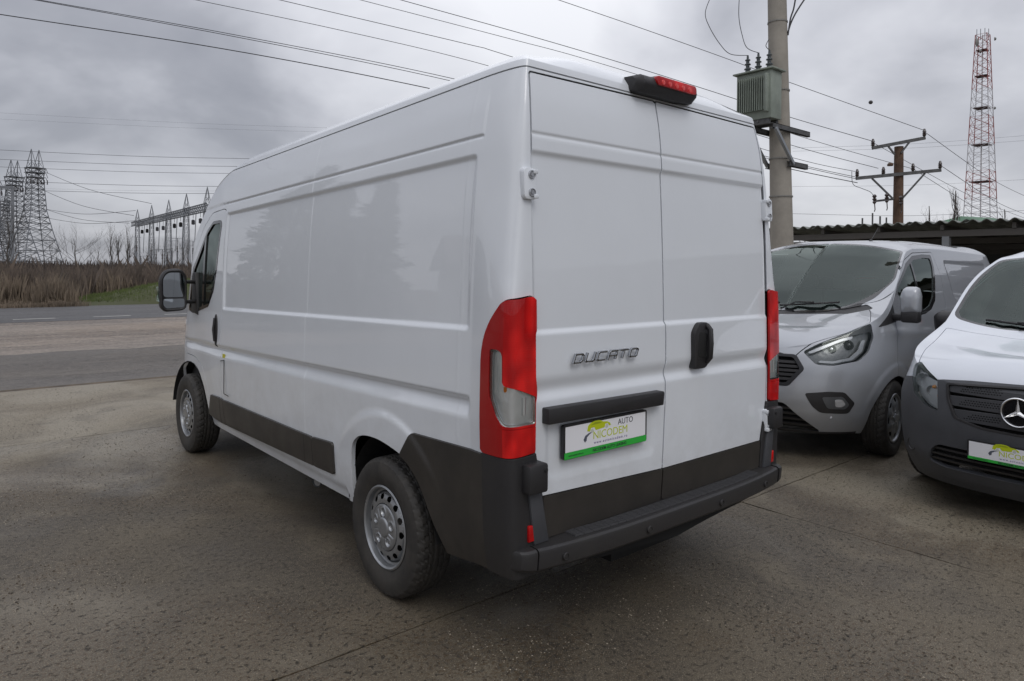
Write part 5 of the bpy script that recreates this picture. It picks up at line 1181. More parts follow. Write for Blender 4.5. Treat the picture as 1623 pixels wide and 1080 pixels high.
# yard slabs with real joints over a dark bed
yard = sheet('concrete_yard', [(-14, -14), (30, -14), (30, 8.93), (-14, 8.98)], -.018, mat('joint_dirt', (.030, .026, .021), .95))
XL = [-14, -8.2, -3.6, 1.665, 6.3, 11.2, 16, 30]; YL = [-14, -9.5, -4.6, .64, 5.64, 8.93]
for j in range(len(YL)-1):
    for i in range(len(XL)-1):
        g = .005; x0, x1, y0, y1 = XL[i]+g, XL[i+1]-g, YL[j]+g, YL[j+1]-g
        if j >= 3 and i in (1, 5): pass
        if j == 2: y1 = .64-g+(-.0 if i != 2 else .0)
        n = 44; rnd = random.Random(i*31+j)
        def wob(x, y, s): return .011*(mnoise.noise(Vector((x*3.1, y*3.1, s)))+.6*mnoise.noise(Vector((x*11, y*11, s+5))))
        pts = []
        for k in range(n): t = k/n; pts.append((x0+(x1-x0)*t, y0+wob(x0+(x1-x0)*t, y0, 1)))
        for k in range(n): t = k/n; pts.append((x1+wob(x1, y0+(y1-y0)*t, 2), y0+(y1-y0)*t))
        for k in range(n): t = k/n; pts.append((x1-(x1-x0)*t, y1+wob(x1-(x1-x0)*t, y1, 3)))
        for k in range(n): t = k/n; pts.append((x0+wob(x0, y1-(y1-y0)*t, 4), y1-(y1-y0)*t))
        b = MB(); b.prism(pts, lambda p: (p[0], p[1], -.017), lambda p: (p[0], p[1], 0.0)); b.build('concrete_slab', CONC2 if j >= 4 else CONC, yard)
# loose grit on the slabs
def grit(n_tot, seed, m, rlo, rhi):
    """loose stones lying on the slabs, in drifts"""
    R_ = np.random.RandomState(seed); V, F = [], []; n = 0
    ico = [(0, 0, 1), (.9, 0, .2), (.28, .85, .25), (-.72, .53, .2), (-.72, -.53, .25), (.28, -.85, .2)]
    fi = [(0, 1, 2), (0, 2, 3), (0, 3, 4), (0, 4, 5), (0, 5, 1)]
    while n < n_tot:
        d = 1.6+R_.rand()**1.3*7.5; p = atg(R_.rand()*1900-150, d)
        q = mnoise.noise(Vector((p.x*.8, p.y*.8, 3.3)))+.6*mnoise.noise(Vector((p.x*2.6, p.y*2.6, 1.3)))+.35*math.exp(-((p.x+.6)**2+(p.y-.2)**2)/1.2)
        if q < .02+.35*R_.rand() or p.y > 8.8: continue
        r = rlo+(rhi-rlo)*R_.rand()**3; a = R_.rand()*6.3; o = len(V); ca, sa = math.cos(a), math.sin(a); sq = .6+.6*R_.rand()
        V += [(p.x+r*(ca*x*sq-sa*y), p.y+r*(sa*x*sq+ca*y), max(0.0004, r*z*.8)) for x, y, z in ico]; F += [tuple(i+o for i in f) for f in fi]; n += 1
    o = mesh_obj('gravel', V, F, m, None, False); o['kind'] = 'stuff'
grit(15000, 1, mat('pale_grit', (.46, .40, .31), .6, var=.4, vscale=50, col2=(.16, .13, .095)), .0016, .0050)
grit(9000, 2, mat('brown_grit', (.10, .075, .048), .8, var=.4, vscale=50, col2=(.035, .026, .018)), .0020, .0080)
# tar cracks across the yard
def crack(pts, w, name='ground_crack'):
    V, F = [], []
    for i, (x, y) in enumerate(pts):
        a = pts[max(0, i-1)]; c = pts[min(len(pts)-1, i+1)]; d = Vector((c[0]-a[0], c[1]-a[1], 0)).normalized(); s = Vector((-d.y, d.x, 0))*w*(.4+.8*RNG.rand())
        V += [(x+s.x, y+s.y, .0025), (x-s.x, y-s.y, .0025)]
        if i: F.append((2*i-2, 2*i-1, 2*i+1, 2*i))
    return V, F
sheet('apron', [(-60, 8.93), (60, 8.78), (60, 21.9), (-60, 21.7)], -.012, ASPH)
def ragged(name, x0, x1, y0, y1, z, m, amp=.35, n=120):
    T_ = [(x0+(x1-x0)*k/n, y1+amp*(mnoise.noise(Vector((k*.35, 7, 0)))+.5*mnoise.noise(Vector((k*1.3, 3, 0))))) for k in range(n+1)]; B_ = [(x0+(x1-x0)*k/n, y0) for k in range(n+1)]
    b = MB(); b.add([(x, y, z) for x, y in B_]+[(x, y, z) for x, y in T_], [(k, k+1, n+2+k, n+1+k) for k in range(n)]); o = b.build(name, m); o['kind'] = 'structure'
ragged('asphalt_strip', -30, 40, 9.1, 13.4, -.008, ground_material('old_asphalt', (.098, .088, .077), (.066, .060, .055), (.150, .132, .112), .8, .6, (.25, 1, 1), .1, .75))
kb = sheet('drain_edge', [(-14, 8.985), (30, 8.935), (30, 9.06), (-14, 9.14)], -.006, mat('rusty_edge', (.085, .062, .040), .85, var=.4, vscale=4))
sheet('road', [(-300, 21.6), (300, 22.0), (300, 30.1), (-300, 29.8)], -.006, ROADM)
LINEM = mat('road_paint', (.55, .54, .50), .7, var=.35, vscale=3)
for k in range(-14, 24):
    x0 = -.75+k*2.05*1.0; b = MB(); yy = 22.98+x0*.06*.0+.0
    if k == -1: continue
    b.add([(x0, yy, .0), (x0+1.05, yy, .0), (x0+1.05, yy+.13, .0), (x0, yy+.13, .0)], [(0, 1, 2, 3)]); o = b.build('road_marking', LINEM); o['kind'] = 'structure'
# ---- scrub field beyond the road
def blades(name, n, ymin, ymax, hlo, hhi, m, wlo=.012, whi=.03, xr=(-16, 45), lean=.22, dens=None):
    Y = ymin+(ymax-ymin)*RNG.rand(n)**1.25; X = xr[0]+(xr[1]-xr[0])*RNG.rand(n)*(.45+.55*(Y-ymin)/(ymax-ymin+1e-6))
    keep = np.ones(n, bool)
    if dens: keep &= np.array([mnoise.noise(Vector((x*dens, y*dens, 9))) > -.22+.25*RNG.rand() for x, y in zip(X, Y)])
    keep &= ~((X > 1.9+.3*RNG.randn(len(X))) & (Y < 36.0)); X, Y = X[keep], Y[keep]; n = len(X)
    hn = np.array([mnoise.noise(Vector((x*.35, y*.35, 2)))*.5+.5*mnoise.noise(Vector((x*1.3, y*1.3, 2))) for x, y in zip(X, Y)])
    H = (hlo+(hhi-hlo)*np.clip(.5+.8*hn+.22*(RNG.rand(n)-.5), 0, 1))*(.7+.4*RNG.rand(n)); W = wlo+(whi-wlo)*RNG.rand(n)
    a = RNG.rand(n)*2*PI; ln = lean*H*RNG.rand(n); b_ = RNG.rand(n)*2*PI
    V = np.zeros((n, 4, 3)); V[:, 0] = np.stack([X-W*np.cos(a), Y-W*np.sin(a), np.full(n, -.05)], 1); V[:, 1] = np.stack([X+W*np.cos(a), Y+W*np.sin(a), np.full(n, -.05)], 1)
    V[:, 2] = np.stack([X+.4*ln*np.cos(b_)+W*.8*np.cos(a), Y+.4*ln*np.sin(b_)+W*.8*np.sin(a), H*.62], 1); V[:, 3] = np.stack([X+ln*np.cos(b_), Y+ln*np.sin(b_), H], 1)
    I = np.arange(n)[:, None]*4; T = np.concatenate([I+[0, 1, 2], I+[0, 2, 3]])
    o = mesh_obj(name, V.reshape(-1, 3), T, m, None, False); o['kind'] = 'stuff'; return o
STRAW = mat('dry_straw', (.26, .205, .150), .9, var=.5, vscale=.8, col2=(.125, .098, .072))
BRUSH = mat('dry_brush', (.165, .128, .100), .9, var=.4, vscale=.5, col2=(.085, .067, .055))
DARKB = mat('bramble', (.070, .055, .047), .95, var=.4, vscale=.4)
GREENG = mat('green_grass', (.105, .135, .040), .9, var=.35, vscale=2)
blades('dry_reeds', 42000, 30.4, 50, .35, 1.55, STRAW, .010, .028, (-14, 36), .3, .5)
blades('dry_brush', 36000, 33, 64, .7, 1.85, BRUSH, .014, .04, (-18, 48), .35, .35)
blades('distant_scrub', 30000, 62, 110, 1.2, 2.35, DARKB, .03, .08, (-30, 80), .3, .12)
blades('tall_weeds', 5000, 34, 60, .9, 2.6, BRUSH, .008, .022, (-18, 48), .5, .9)
blades('verge_grass', 22000, 29.6, 32.4, .05, .42, STRAW, .008, .02, (-14, 30), .5)
# grass bank
def bank():
    nx, ny = 60, 24; P = np.zeros((nx, ny, 3))
    for i in range(nx):
        for j in range(ny):
            x = 1.6+i*.24; y = 30.3+j*.25; h = .95*math.exp(-((x-7.2)/3.6)**2)*math.sin(PI*min(1, j/(ny-1)*1.0))**.7 if 0 < j < ny-1 else 0
            P[i, j] = (x, y, -.04+h+.05*mnoise.noise(Vector((x*1.4, y*1.4, 0)))*(h > .02))
    m = grid_tm(P); o = mesh_obj('grass_bank', m.V, m.T, mat('bank_soil', (.06, .065, .028), .95), None); o['kind'] = 'structure'
    n = 26000; i = RNG.rand(n)*(nx-1.01); j = RNG.rand(n)*(ny-1.01); B = P[i.astype(int), j.astype(int)]+np.stack([RNG.rand(n)*.24, RNG.rand(n)*.25, 0*i], 1)
    ok = B[:, 2] > .06; B = B[ok]; n = len(B); a = RNG.rand(n)*6.3; h = .06+.14*RNG.rand(n); w = .008+.01*RNG.rand(n)
    V = np.zeros((n, 3, 3)); V[:, 0] = B-np.stack([w*np.cos(a), w*np.sin(a), 0*a+.03], 1); V[:, 1] = B+np.stack([w*np.cos(a), w*np.sin(a), 0*a-.03], 1); V[:, 2] = B+np.stack([.06*(RNG.rand(n)-.5), .06*(RNG.rand(n)-.5), h], 1)
    o = mesh_obj('bank_grass', V.reshape(-1, 3), np.arange(3*n).reshape(-1, 3), GREENG, None, False); o['kind'] = 'stuff'
bank()
# ---- bare trees
BARK = mat('grey_bark', (.075, .066, .058), .9, var=.3, vscale=4)
def bare_tree(name, label, p, H, spread, n, seed, group=None, upright=.6, cat='tree'):
    rnd = random.Random(seed); t = thing(name, label, cat, p, 0, group); tr = MB(); cr = MB()
    w0 = H*.016
    segs = [(0, 0, 0)]; 
    for k in range(1, 7): segs.append((segs[-1][0]+rnd.uniform(-.03, .03)*H, segs[-1][1]+rnd.uniform(-.03, .03)*H, H*.92*k/6))
    tr.tube(segs, [w0*(1-.13*k) for k in range(7)], 6)
    def br(q, d, l, w, lv):
        q = Vector(q); e = q
        for s in range(2):
            d2 = (d+Vector((rnd.uniform(-.25, .25), rnd.uniform(-.25, .25), rnd.uniform(.0, .25)))).normalized(); e2 = e+d2*l/2; cr.tri(e, e2, w, w*.6); w *= .65
            if lv < 3:
                for _ in range(2 if lv else 3): br(e2, (d2+Vector((rnd.uniform(-.8, .8), rnd.uniform(-.8, .8), rnd.uniform(-.1, .7)))).normalized(), l*rnd.uniform(.4, .62), w*.8, lv+1)
            e, d = e2, d2
    for k in range(n):
        f = rnd.uniform(.22, .95); i = min(5, int(f*6)); q = Vector(segs[i]).lerp(Vector(segs[i+1]), f*6-i); a = rnd.uniform(0, 6.28)
        br(q, Vector((math.cos(a)*(1-upright), math.sin(a)*(1-upright), upright)).normalized(), spread*(1.15-f*.7), w0*.75*(1.1-f*.6), 1)
    tr.build('trunk', BARK, t, True); cr.build('crown', BARK, t); return t
G1 = 'bare trees beyond the scrub field'
trees = [(118, 372, 62, 3.4, 12, .35, 'low spreading bare tree with a wide crown between pylons and substation'), (178, 364, 70, 2.0, 12, .85, 'tall thin bare poplar left of the substation gantry, leftmost of its clump'),
         (190, 368, 72, 1.9, 11, .85, 'thin bare poplar in the middle of the clump left of the substation'), (205, 358, 68, 1.8, 12, .88, 'tallest thin bare poplar just left of the gantry end'), (148, 392, 60, 1.8, 10, .6, 'short bare sapling between the spreading tree and the poplars'),
         (84, 385, 66, 2.2, 10, .6, 'small bare tree just right of the big pylon foot'), (236, 388, 74, 2.0, 10, .7, 'small bare tree under the left end of the gantry'), (262, 392, 70, 2.0, 10, .7, 'small bare tree under the middle of the gantry'), (292, 384, 76, 2.2, 10, .7, 'small bare tree under the right end of the gantry'), (8, 345, 58, 3.2, 14, .6, 'bare tree with fine twigs at the left edge below the pylons')]
for i, (px, py, D, sp, n, up, lab) in enumerate(trees):
    g = atg(px, D, -.05); H = at3(px, py, D).z; bare_tree('bare_tree', lab, g, H, sp, n, 11+i, G1, up)
for i, (px, py, D, sp, n, up, lab) in enumerate([(1478, 312, 40, 1.6, 9, .85, 'small bare tree behind the carport, between utility pole and green roof'), (1492, 286, 42, 1.5, 10, .9, 'taller bare tree behind the carport left of the lattice mast'), (1518, 300, 44, 1.6, 10, .88, 'bare tree behind the carport close to the mast foot'), (1590, 318, 46, 1.4, 8, .9, 'bare tree behind the carport right of the green roof'), (1606, 322, 48, 1.4, 8, .9, 'rightmost bare tree behind the carport'), (1273, 348, 40, 1.0, 5, .6, 'tiny bare treetop showing over the carport beside the concrete pole')]):
    g = atg(px, D, -.05); H = at3(px, py, D).z; bare_tree('bare_tree', lab, g, H, sp, n, 51+i, 'bare trees behind the carport', up)
# ---- rail fence in the scrub
WOOD = mat('weathered_wood', (.16, .115, .07), .85, var=.3, vscale=6)
rf = thing('rail_fence', 'low weathered wooden rail fence in the dry scrub at the left edge', 'fence', atg(30, 31.2))
o0 = Vector(rf.location)
for (a, b_) in (((-60, 464), (66, 456)), ((-60, 470), (66, 470))):
    m_ = MB(); m_.bar(at3(*a, 31.2)-o0, at3(*b_, 31.2)-o0, .05, .09); m_.build('rail', WOOD, rf)
for px in (73, -40): m_ = MB(); q = atg(px, 31.2)-o0; m_.bar(q+Vector((0, 0, -.05)), q+Vector((0, 0, .62)), .12, .12); m_.build('post', WOOD, rf)
# ---- lattice structures
GALV = mat('galvanised_steel', (.20, .21, .225), .55, metal=.3, var=.2, vscale=.5)
INSUL = mat('brown_insulator', (.035, .022, .020), .25, coat=.6)
def lattice(levels, w, wb=None, braces=True):
    """levels: (z, half width); returns MB of legs and MB of braces"""
    lg, br = MB(), MB(); wb = wb or w*.6; C = ((-1, -1), (1, -1), (1, 1), (-1, 1))
    for (z0, a), (z1, c) in zip(levels[:-1], levels[1:]):
        for i in range(4):
            x, y = C[i]; X, Y = C[(i+1) % 4]; lg.tri((x*a, y*a, z0), (x*c, y*c, z1), w)
            br.tri((x*a, y*a, z0), (X*c, Y*c, z1), wb); br.tri((X*a, Y*a, z0), (x*c, y*c, z1), wb); br.tri((x*c, y*c, z1), (X*c, Y*c, z1), wb)
    return lg, br
def levels(pts, n):
    out = []
    for (z0, a), (z1, c), k in zip(pts[:-1], pts[1:], n): out += [(z0+(z1-z0)*i/k, a+(c-a)*i/k) for i in range(k)]
    return out+[pts[-1]]
def pylon(px, D, H, label, rz=.3, sc_=1.0):
    t = thing('electricity_pylon', label, 'pylon', atg(px, D, -.05), rz, 'lattice pylons at the left edge')
    s = H/26.0; lv = levels([(0, 4.2*s*sc_), (9*s, 2.3*s), (13*s, 1.55*s), (20*s, 1.1*s), (22*s, 1.35*s)], (4, 3, 6, 2)); lg, br = lattice(lv, .24, .13)
    lg.build('leg', GALV, t)['kind'] = 'stuff'; br.build('bracing', GALV, t)['kind'] = 'stuff'
    for sx in (-1, 1):
        m_ = MB()
        for x, y in ((0, 0), (1, 0), (0, 1), (1, 1)):
            m_.tri((sx*(.15+1.1*x)*s, (y-.5)*2.0*s, 22*s), (sx*.75*s, 0, 26*s), .16)
            m_.tri((sx*(.15+1.1*x)*s, (y-.5)*2.0*s, 22*s), (sx*(.15+1.1*(1-x))*s, (y-.5)*1.2*s, 23.7*s), .1)
        m_.build('peak', GALV, t)
    m_ = MB()
    for z in (20, 21, 22):
        m_.box((-1.5*s, -1.4*s, z*s), (1.5*s, 1.4*s, z*s+.12))
        for k in range(5): m_.tri((-1.5*s+.75*s*k, -1.4*s, z*s), (-1.5*s+.75*s*(k+.5), -1.4*s, (z-1)*s), .14)
    m_.build('platform', GALV, t)
    for k in range(6):
        m_ = MB(); x = (-1.6, -.9, -.2, .5, 1.1, 1.7)[k]*s; m_.lathe([(.05, 0), (.16, .1), (.05, .2), (.16, .3), (.05, .4), (.16, .5), (.05, .7), (.16, .8), (.03, 1.0)], (x, -1.5*s, 18.6*s), 6); m_.build('insulator', INSUL, t)
    return t
pylon(55, 150, at3(50, 237, 150).z, 'tallest grey lattice pylon with twin peaks, rightmost of the pair at the left', .35)
pylon(22, 158, at3(30, 254, 158).z, 'grey lattice pylon close behind the tallest one, second at the left', .5)
pylon(-14, 150, at3(-10, 262, 150).z, 'grey lattice pylon cut by the left edge of the view', .2)
pylon(6, 215, at3(6, 300, 215).z, 'smallest farthest lattice pylon among the group at the left', .2)
gp = thing('line_portal', 'low steel line portal with flat beam in front of the pylons at left edge', 'gantry', atg(0, 130, -.05)); o0 = Vector(gp.location)
A, B = at3(-60, 298, 130), at3(20, 297, 130)
m_ = MB(); m_.bar(A-o0, B-o0, .35, .5); m_.build('beam', GALV, gp)
for q in (A, B): m_ = MB(); m_.bar(Vector((q.x, q.y, 0))-o0, q-o0, .5); m_.build('column', GALV, gp)
# substation gantry, running away from the viewer
st = thing('substation_gantry', 'long grey lattice switchyard gantry on five columns behind the scrub field', 'gantry', atg(270, 100, -.05)); o0 = Vector(st.location)
cols = [(328, 84), (295, 92), (267, 101), (240, 110), (217.5, 119)]; HB = 9.05; tops = []
for px, D in cols:
    g = atg(px, D)-o0; lv = levels([(0, .46), (HB, .24)], (9,)); lg, br = lattice(lv, .085, .045); m_ = MB()
    m_.v = [(x+g.x, y+g.y, z) for x, y, z in lg.v+br.v]; k = len(lg.v); m_.f = lg.f+[tuple(i+k for i in f) for f in br.f]
    m_.build('column', GALV, st); pk = MB(); top = Vector((g.x, g.y, HB+2.1))
    for a, c in ((-1, -1), (1, -1), (1, 1), (-1, 1)):
        pk.tri((g.x+.34*a, g.y+.34*c, HB), top, .09); pk.tri((g.x+.34*a, g.y+.34*c, HB), (g.x-.2*a, g.y+.2*c, HB+.9), .05)
    pk.build('peak', GALV, st); tops.append(Vector((g.x, g.y, HB)))
m_ = MB(); A, B = tops[0], tops[-1]; d = (A-B).normalized(); A = A+d*1.5; B = B-d*3; s = Vector((-d.y, d.x, 0))*.45
for z in (0, -.7):
    for k in (-1, 1): m_.bar(A+s*k+Vector((0, 0, z)), B+s*k+Vector((0, 0, z)), .13)
n = 46
for i in range(n):
    for k in (-1, 1):
        p, q = A.lerp(B, i/n)+s*k, A.lerp(B, (i+1)/n)+s*k; m_.tri(p, q+Vector((0, 0, -.7)), .09); m_.tri(p+Vector((0, 0, -.7)), q, .09)
m_.build('lattice_beam', GALV, st)
for i in range(4):
    for f in (.3, .65):
        p = tops[i].lerp(tops[i+1], f); m_ = MB(); m_.tube([p+Vector((0, 0, -.7)), p+Vector((0, 0, -1.4))], .03, 5); m_.lathe([(.0, 0), (.22, .06), (.22, .55), (.14, .65), (0, .7)], (p.x, p.y, HB-2.2), 8); m_.build('wave_trap', DARK if i % 2 else mat('trap_grey', (.05, .05, .055), .6), st)
        m_ = MB(); m_.tube([p+Vector((.4, .2, -.7)), p+Vector((.3, .5, -5.4))], .05, 5); m_.build('dropper', GALV, st)
# switchgear posts under the gantry
for i in range(15):
    px = 214+i*8.3+RNG.rand()*3; D = 88+RNG.rand()*30; h = 3.0+RNG.rand()*2.6; t = thing('switchgear_post', 'slim grey switchgear post with insulator among others under the gantry', 'switchgear', atg(px, D, -.05), RNG.rand()*3, 'switchgear posts under the gantry')
    m_ = MB(); m_.bar((0, 0, 0), (0, 0, h*.65), .14); m_.build('pedestal', GALV, t)
    m_ = MB(); m_.lathe([(.05, 0), (.13, .1), (.05, .2), (.13, .3), (.05, .4), (.13, .5), (.05, .6), (.13, .7), (.04, .8), (.04, h*.35)], (0, 0, h*.65), 6); m_.build('insulator', INSUL, t)
    m_ = MB(); m_.tri((-1.0, 0, h), (1.0, 0, h), .06); m_.build('arm', GALV, t)
fb = MB()
for (a, b_) in (((214, 392), (312, 383), 110), ((214, 388), (316, 384), 95)) if False else []: pass
# ---- wires
WIRE = mat('cable', (.035, .035, .04), .6)
def wire(name, label, pts, r, group='overhead cables', cat='cable'):
    b = MB(); P = [Vector(p) for p in pts]; out = []
    for i in range(len(P)-1):
        p0 = P[max(0, i-1)]; p1 = P[i]; p2 = P[i+1]; p3 = P[min(len(P)-1, i+2)]
        n = 8
        for k in range(n): t = k/n; out.append(.5*((2*p1)+(p2-p0)*t+(2*p0-5*p1+4*p2-p3)*t*t+(3*p1-p0-3*p2+p3)*t**3))
    out.append(P[-1]); b.tube(out, r, 5); o = b.build(name, WIRE, None, True); tag(o, label, cat, group); return o
def on_plane(A, az, px, py):
    n = Vector((math.cos(az), -math.sin(az), 0)); d = _f+_r*((px-811.5)/1103.18)-_u*((py-540+107.65)/1103.18); return CAM+d*((A-CAM).dot(n)/d.dot(n))
AZ = math.radians(-60)
WL = [('black cable, highest of those fixed to the wooden pole, ending at its top right insulator', [(1465, 207), (1252, 131), (1165, 98), (1025, 48), (885, 0)], .010),
      ('black cable running from the top left insulator of the wooden pole over the van roof', [(1383, 224), (1252, 186), (1161, 155.6), (1006.7, 106.7), (850, 60), (635, 0)], .011),
      ('black cable over the white van roof, third from the top on its left side', [(1447, 268), (1252, 211), (1090, 145), (921.7, 92), (801.7, 60), (571, 0)], .009),
      ('black cable over the white van roof, fourth from the top on its left side', [(1392, 267), (1252, 229.6), (1000, 150), (788, 83), (740, 70), (443, 0)], .010),
      ('black cable over the white van roof, fifth from the top on its left side', [(1355, 272), (1252, 249), (1000, 172), (750, 98), (530, 46), (310, 0)], .009),
      ('upper strand of the close double cable over the van roof', [(1357, 281), (1252, 257.5), (1000, 194), (692, 119), (370, 55), (62, 0)], .010),
      ('lower strand of the close double cable over the van roof', [(1358, 284), (1252, 260), (1000, 198), (686, 122), (370, 58), (55, 0)], .010),
      ('thick lowest black cable crossing the upper left sky down to the van roof', [(1359, 290), (1252, 268), (1000, 212), (655, 135), (350, 77), (0, 23)], .014)]
for lab, ps, r in WL:
    A = at3(*ps[0], 24); P = [A]+[on_plane(A, AZ, *q) for q in ps[1:]]; P.append(P[-1]+(P[-1]-P[-2])*1.2); wire('power_cable', lab, P, r)
# spans from the wooden pole on to the right
for lab, a, b_, r in (('cable from the top right insulator of the wooden pole down to the right edge', (1465, 209), (1640, 318), .010), ('cable from the right insulator of the lower arm towards the mast', (1490, 262), (1640, 345), .010), ('cable from the middle of the lower arm to the right behind the mast', (1447, 268), (1640, 372), .009), ('second cable from the upper arm passing behind the wooden pole', (1383, 226), (1640, 352), .009)):
    A = at3(*a, 24); B = at3(*b_, 40); mid = A.lerp(B, .5)-Vector((0, 0, .25)); wire('power_cable', lab, [A, mid, B], r)
# far transmission lines: nearly level
FW = [((-20, 237), (500, 253), 150), ((-20, 252), (500, 265), 155), ((-20, 264), (500, 276), 160), ((-20, 286), (500, 296), 150), ((-20, 297), (500, 302), 170), ((-20, 300), (500, 306), 150), ((60, 268), (240, 323), 140), ((62, 299), (212, 342), 140), ((66, 331), (215, 334), 150), ((70, 345), (215, 350), 150), ((66, 330), (205, 354), 150), ((-20, 178), (620, 206), 170), ((-20, 188), (620, 212), 175)]
FLAB = ['topmost faint line of the far set at the left', 'second faint line of the far set, leaving the pylon head', 'third faint line under the pylon head', 'fourth faint level line behind the pylons', 'fifth faint level line behind the pylons', 'lowest of the long faint level lines behind the pylons', 'sagging line from the tall pylon head to the gantry', 'sagging line from the pylon middle to the gantry end', 'short line from the pylon waist to the gantry beam', 'short lowest line from the pylon waist to the gantry', 'short slanting line below the pylon waist', 'hair thin line high in the left sky above the pylons', 'hair thin line just below the highest one in the left sky']
for (a, b_, D), lab in zip(FW, FLAB):
    A, B = at3(*a, D), at3(*b_, D-(25 if a[0] > 0 else 0)); mid = A.lerp(B, .5)-Vector((0, 0, .9 if a[0] > 0 else .5)); wire('transmission_line', lab, [A, mid, B], .040 if D < 168 else .014, 'far transmission lines')
for i, (a, b_, D, lab) in enumerate((((1256, 235), (1640, 214), 150, 'faint far line high across the sky right of the concrete pole'), ((1256, 240), (1640, 222), 150, 'faint far line just under the highest at the right'), ((1256, 296), (1640, 284), 150, 'faint far line crossing low behind the wooden pole'), ((1256, 339), (1640, 333), 90, 'faint far line just above the carport roof'))):
    A, B = at3(*a, D), at3(*b_, D); wire('transmission_line', lab, [A, A.lerp(B, .5)-Vector((0, 0, .5)), B], .02, 'far transmission lines at the right')
b = MB(); q = at3(1380, 162.5, 60); b.lathe([(0, -.17), (.1, -.14), (.17, -.05), (.17, .05), (.1, .14), (0, .17)], q, 12); tag(b.build('marker_ball', mat('ball_dark', (.05, .045, .045), .6), None, True), 'small dark round marker ball hanging in the sky left of the lattice mast', 'marker ball')
# ---- concrete pole with transformer
PC = mat('pole_concrete', (.30, .275, .235), .8, var=.16, vscale=2.2, bump=.4, bscale=30)
B0, T0 = at3(1243, 579, 12.0), at3(1230.5, -60, 12.0); B0.z = 0
pole = thing('concrete_pole', 'thick round concrete utility pole carrying the green transformer', 'pole', B0)
b = MB(); D_ = T0-B0; b.tube([Vector((0, 0, -.1)), D_*.35, D_*.7, D_*1.0, D_*1.25], [.215, .185, .163, .150, .14], 28); b.build('shaft', PC, pole, True)
def onp(z): t = z/D_.z; return D_*t
for z in (4.72, 3.55, 5.9, 2.9): b = MB(); c = onp(z); r = .215-.065*z/D_.z+.004; b.lathe([(r-.01, -.012), (r+.003, -.012), (r+.003, .012), (r-.01, .012)], c, 28); b.build('band', mat('band_grey', (.24, .23, .21), .6, metal=.3), pole)
b = MB()
for k in range(9): c = onp(1.5+k*.8); b.lathe([(0, 0), (.010, 0), (.010, .04)], (c.x-.05, c.y-.17, c.z), 6)
STEELD = mat('painted_angle_steel', (.10, .10, .10), .6, metal=.3, var=.3, vscale=8)
for z, x0, x1, nm in ((4.02, -.62, .62, 'bracket_channel'), (3.44, -.10, .52, 'lower_bracket')):
    c = onp(z)
    for s in (-1, 1):
        b = MB(); y = c.y+s*.20; b.box((c.x+x0, y-.03, z-.045), (c.x+x1, y+.03, z-.035)); b.box((c.x+x0, y-.03, z-.045), (c.x+x1, y-.022, z+.045)); b.box((c.x+x0, y-.03, z+.036), (c.x+x1, y+.03, z+.045)); b.build(nm, STEELD, pole)
for s in (-1, 1):
    b = MB(); c0_ = onp(3.44); c1_ = onp(4.0); b.bar((c0_.x+.0, c0_.y+s*.235, 3.44), (c1_.x-.56, c1_.y+s*.235, 3.98), .05, .05); b.build('strut', mat('galvanised', (.32, .34, .36), .5, metal=.5), pole)
b = MB(); c = onp(4.0); b.tube([c+Vector((.20, -.05, -3.6)), c+Vector((.19, -.05, 0)), onp(7)+Vector((.16, -.05, 0)), onp(9)+Vector((.15, -.05, 0))], .008, 6); b.build('earth_wire', WIRE, pole, True)
# transformer, its own thing resting on the bracket
TG = mat('transformer_green', (.235, .265, .225), .55, var=.14, vscale=5)
X0, X1, Y0, Y1, Z0, Z1 = 7.92, 8.26, 3.99, 4.63, 4.16, 4.96
tr = thing('pole_transformer', 'grey green finned transformer box with three dark insulators on the concrete pole', 'transformer', (8.09, 4.31, 4.07)); o0 = Vector(tr.location)
def T_(b): b.v = [(x-o0.x, y-o0.y, z-o0.z) for x, y, z in b.v]; return b
b = MB(); b.box((X0, Y0, Z0), (X1, Y1, Z1)); T_(b).build('tank', TG, tr, bevel=.012)
b = MB(); b.box((X0-.05, Y0-.05, Z1+.003), (X1+.05, Y1+.05, Z1+.03)); T_(b).build('lid', TG, tr, bevel=.005)
for k in range(13):
    b = MB(); y = Y0+.09+k*.0405; b.box((X0-.085, y-.006, Z0+.13), (X0-.001, y+.006, Z1-.10)); T_(b).build('fin', TG, tr)
b = MB(); b.box((X0-.090, Y0+.035, Z0+.10), (X0-.001, Y0+.075, Z1-.075)); T_(b).build('fin_plate', TG, tr, bevel=.004)
b = MB(); b.box((X0+.02, Y0+.05, Z0-.09), (X0+.08, Y1-.05, Z0-.002)); b.box((X1-.08, Y0+.05, Z0-.09), (X1-.02, Y1-.05, Z0-.002)); T_(b).build('skid', STEELD, tr)
b = MB(); b.lathe([(.0, -.03), (.02, -.03), (.02, .03), (0, .03)], (X0+.03, Y0+.24, Z0-.03), 10, 'x'); T_(b).build('drain_valve', STEELD, tr)
for k, (px, py) in enumerate(((1172, 118), (1191, 113), (1210, 108))):
    y = (Y1-.12, Y1-.32, Y0+.12)[k]; b = MB(); b.lathe([(0, 0), (.075, .0), (.08, .02), (.04, .05), (.04, .08), (.06, .085), (.058, .10), (.032, .115), (.032, .16), (.054, .165), (.052, .18), (.03, .195), (.03, .235), (.046, .24), (.044, .255), (.022, .27), (.016, .33), (0, .335)], ((X0+X1)/2-.03, y, Z1+.03), 14); T_(b).build('bushing', mat('bushing_dark', (.020, .030, .032), .2, coat=.7), tr, True)
xb = (X0+X1)/2-.03
def jump(p0, px_list, lab):
    P = [Vector(p0)]+[at3(x, y, 11.4) for x, y in px_list]; wire('jumper_wire', lab, P, .006, 'thin wires from the transformer insulators')
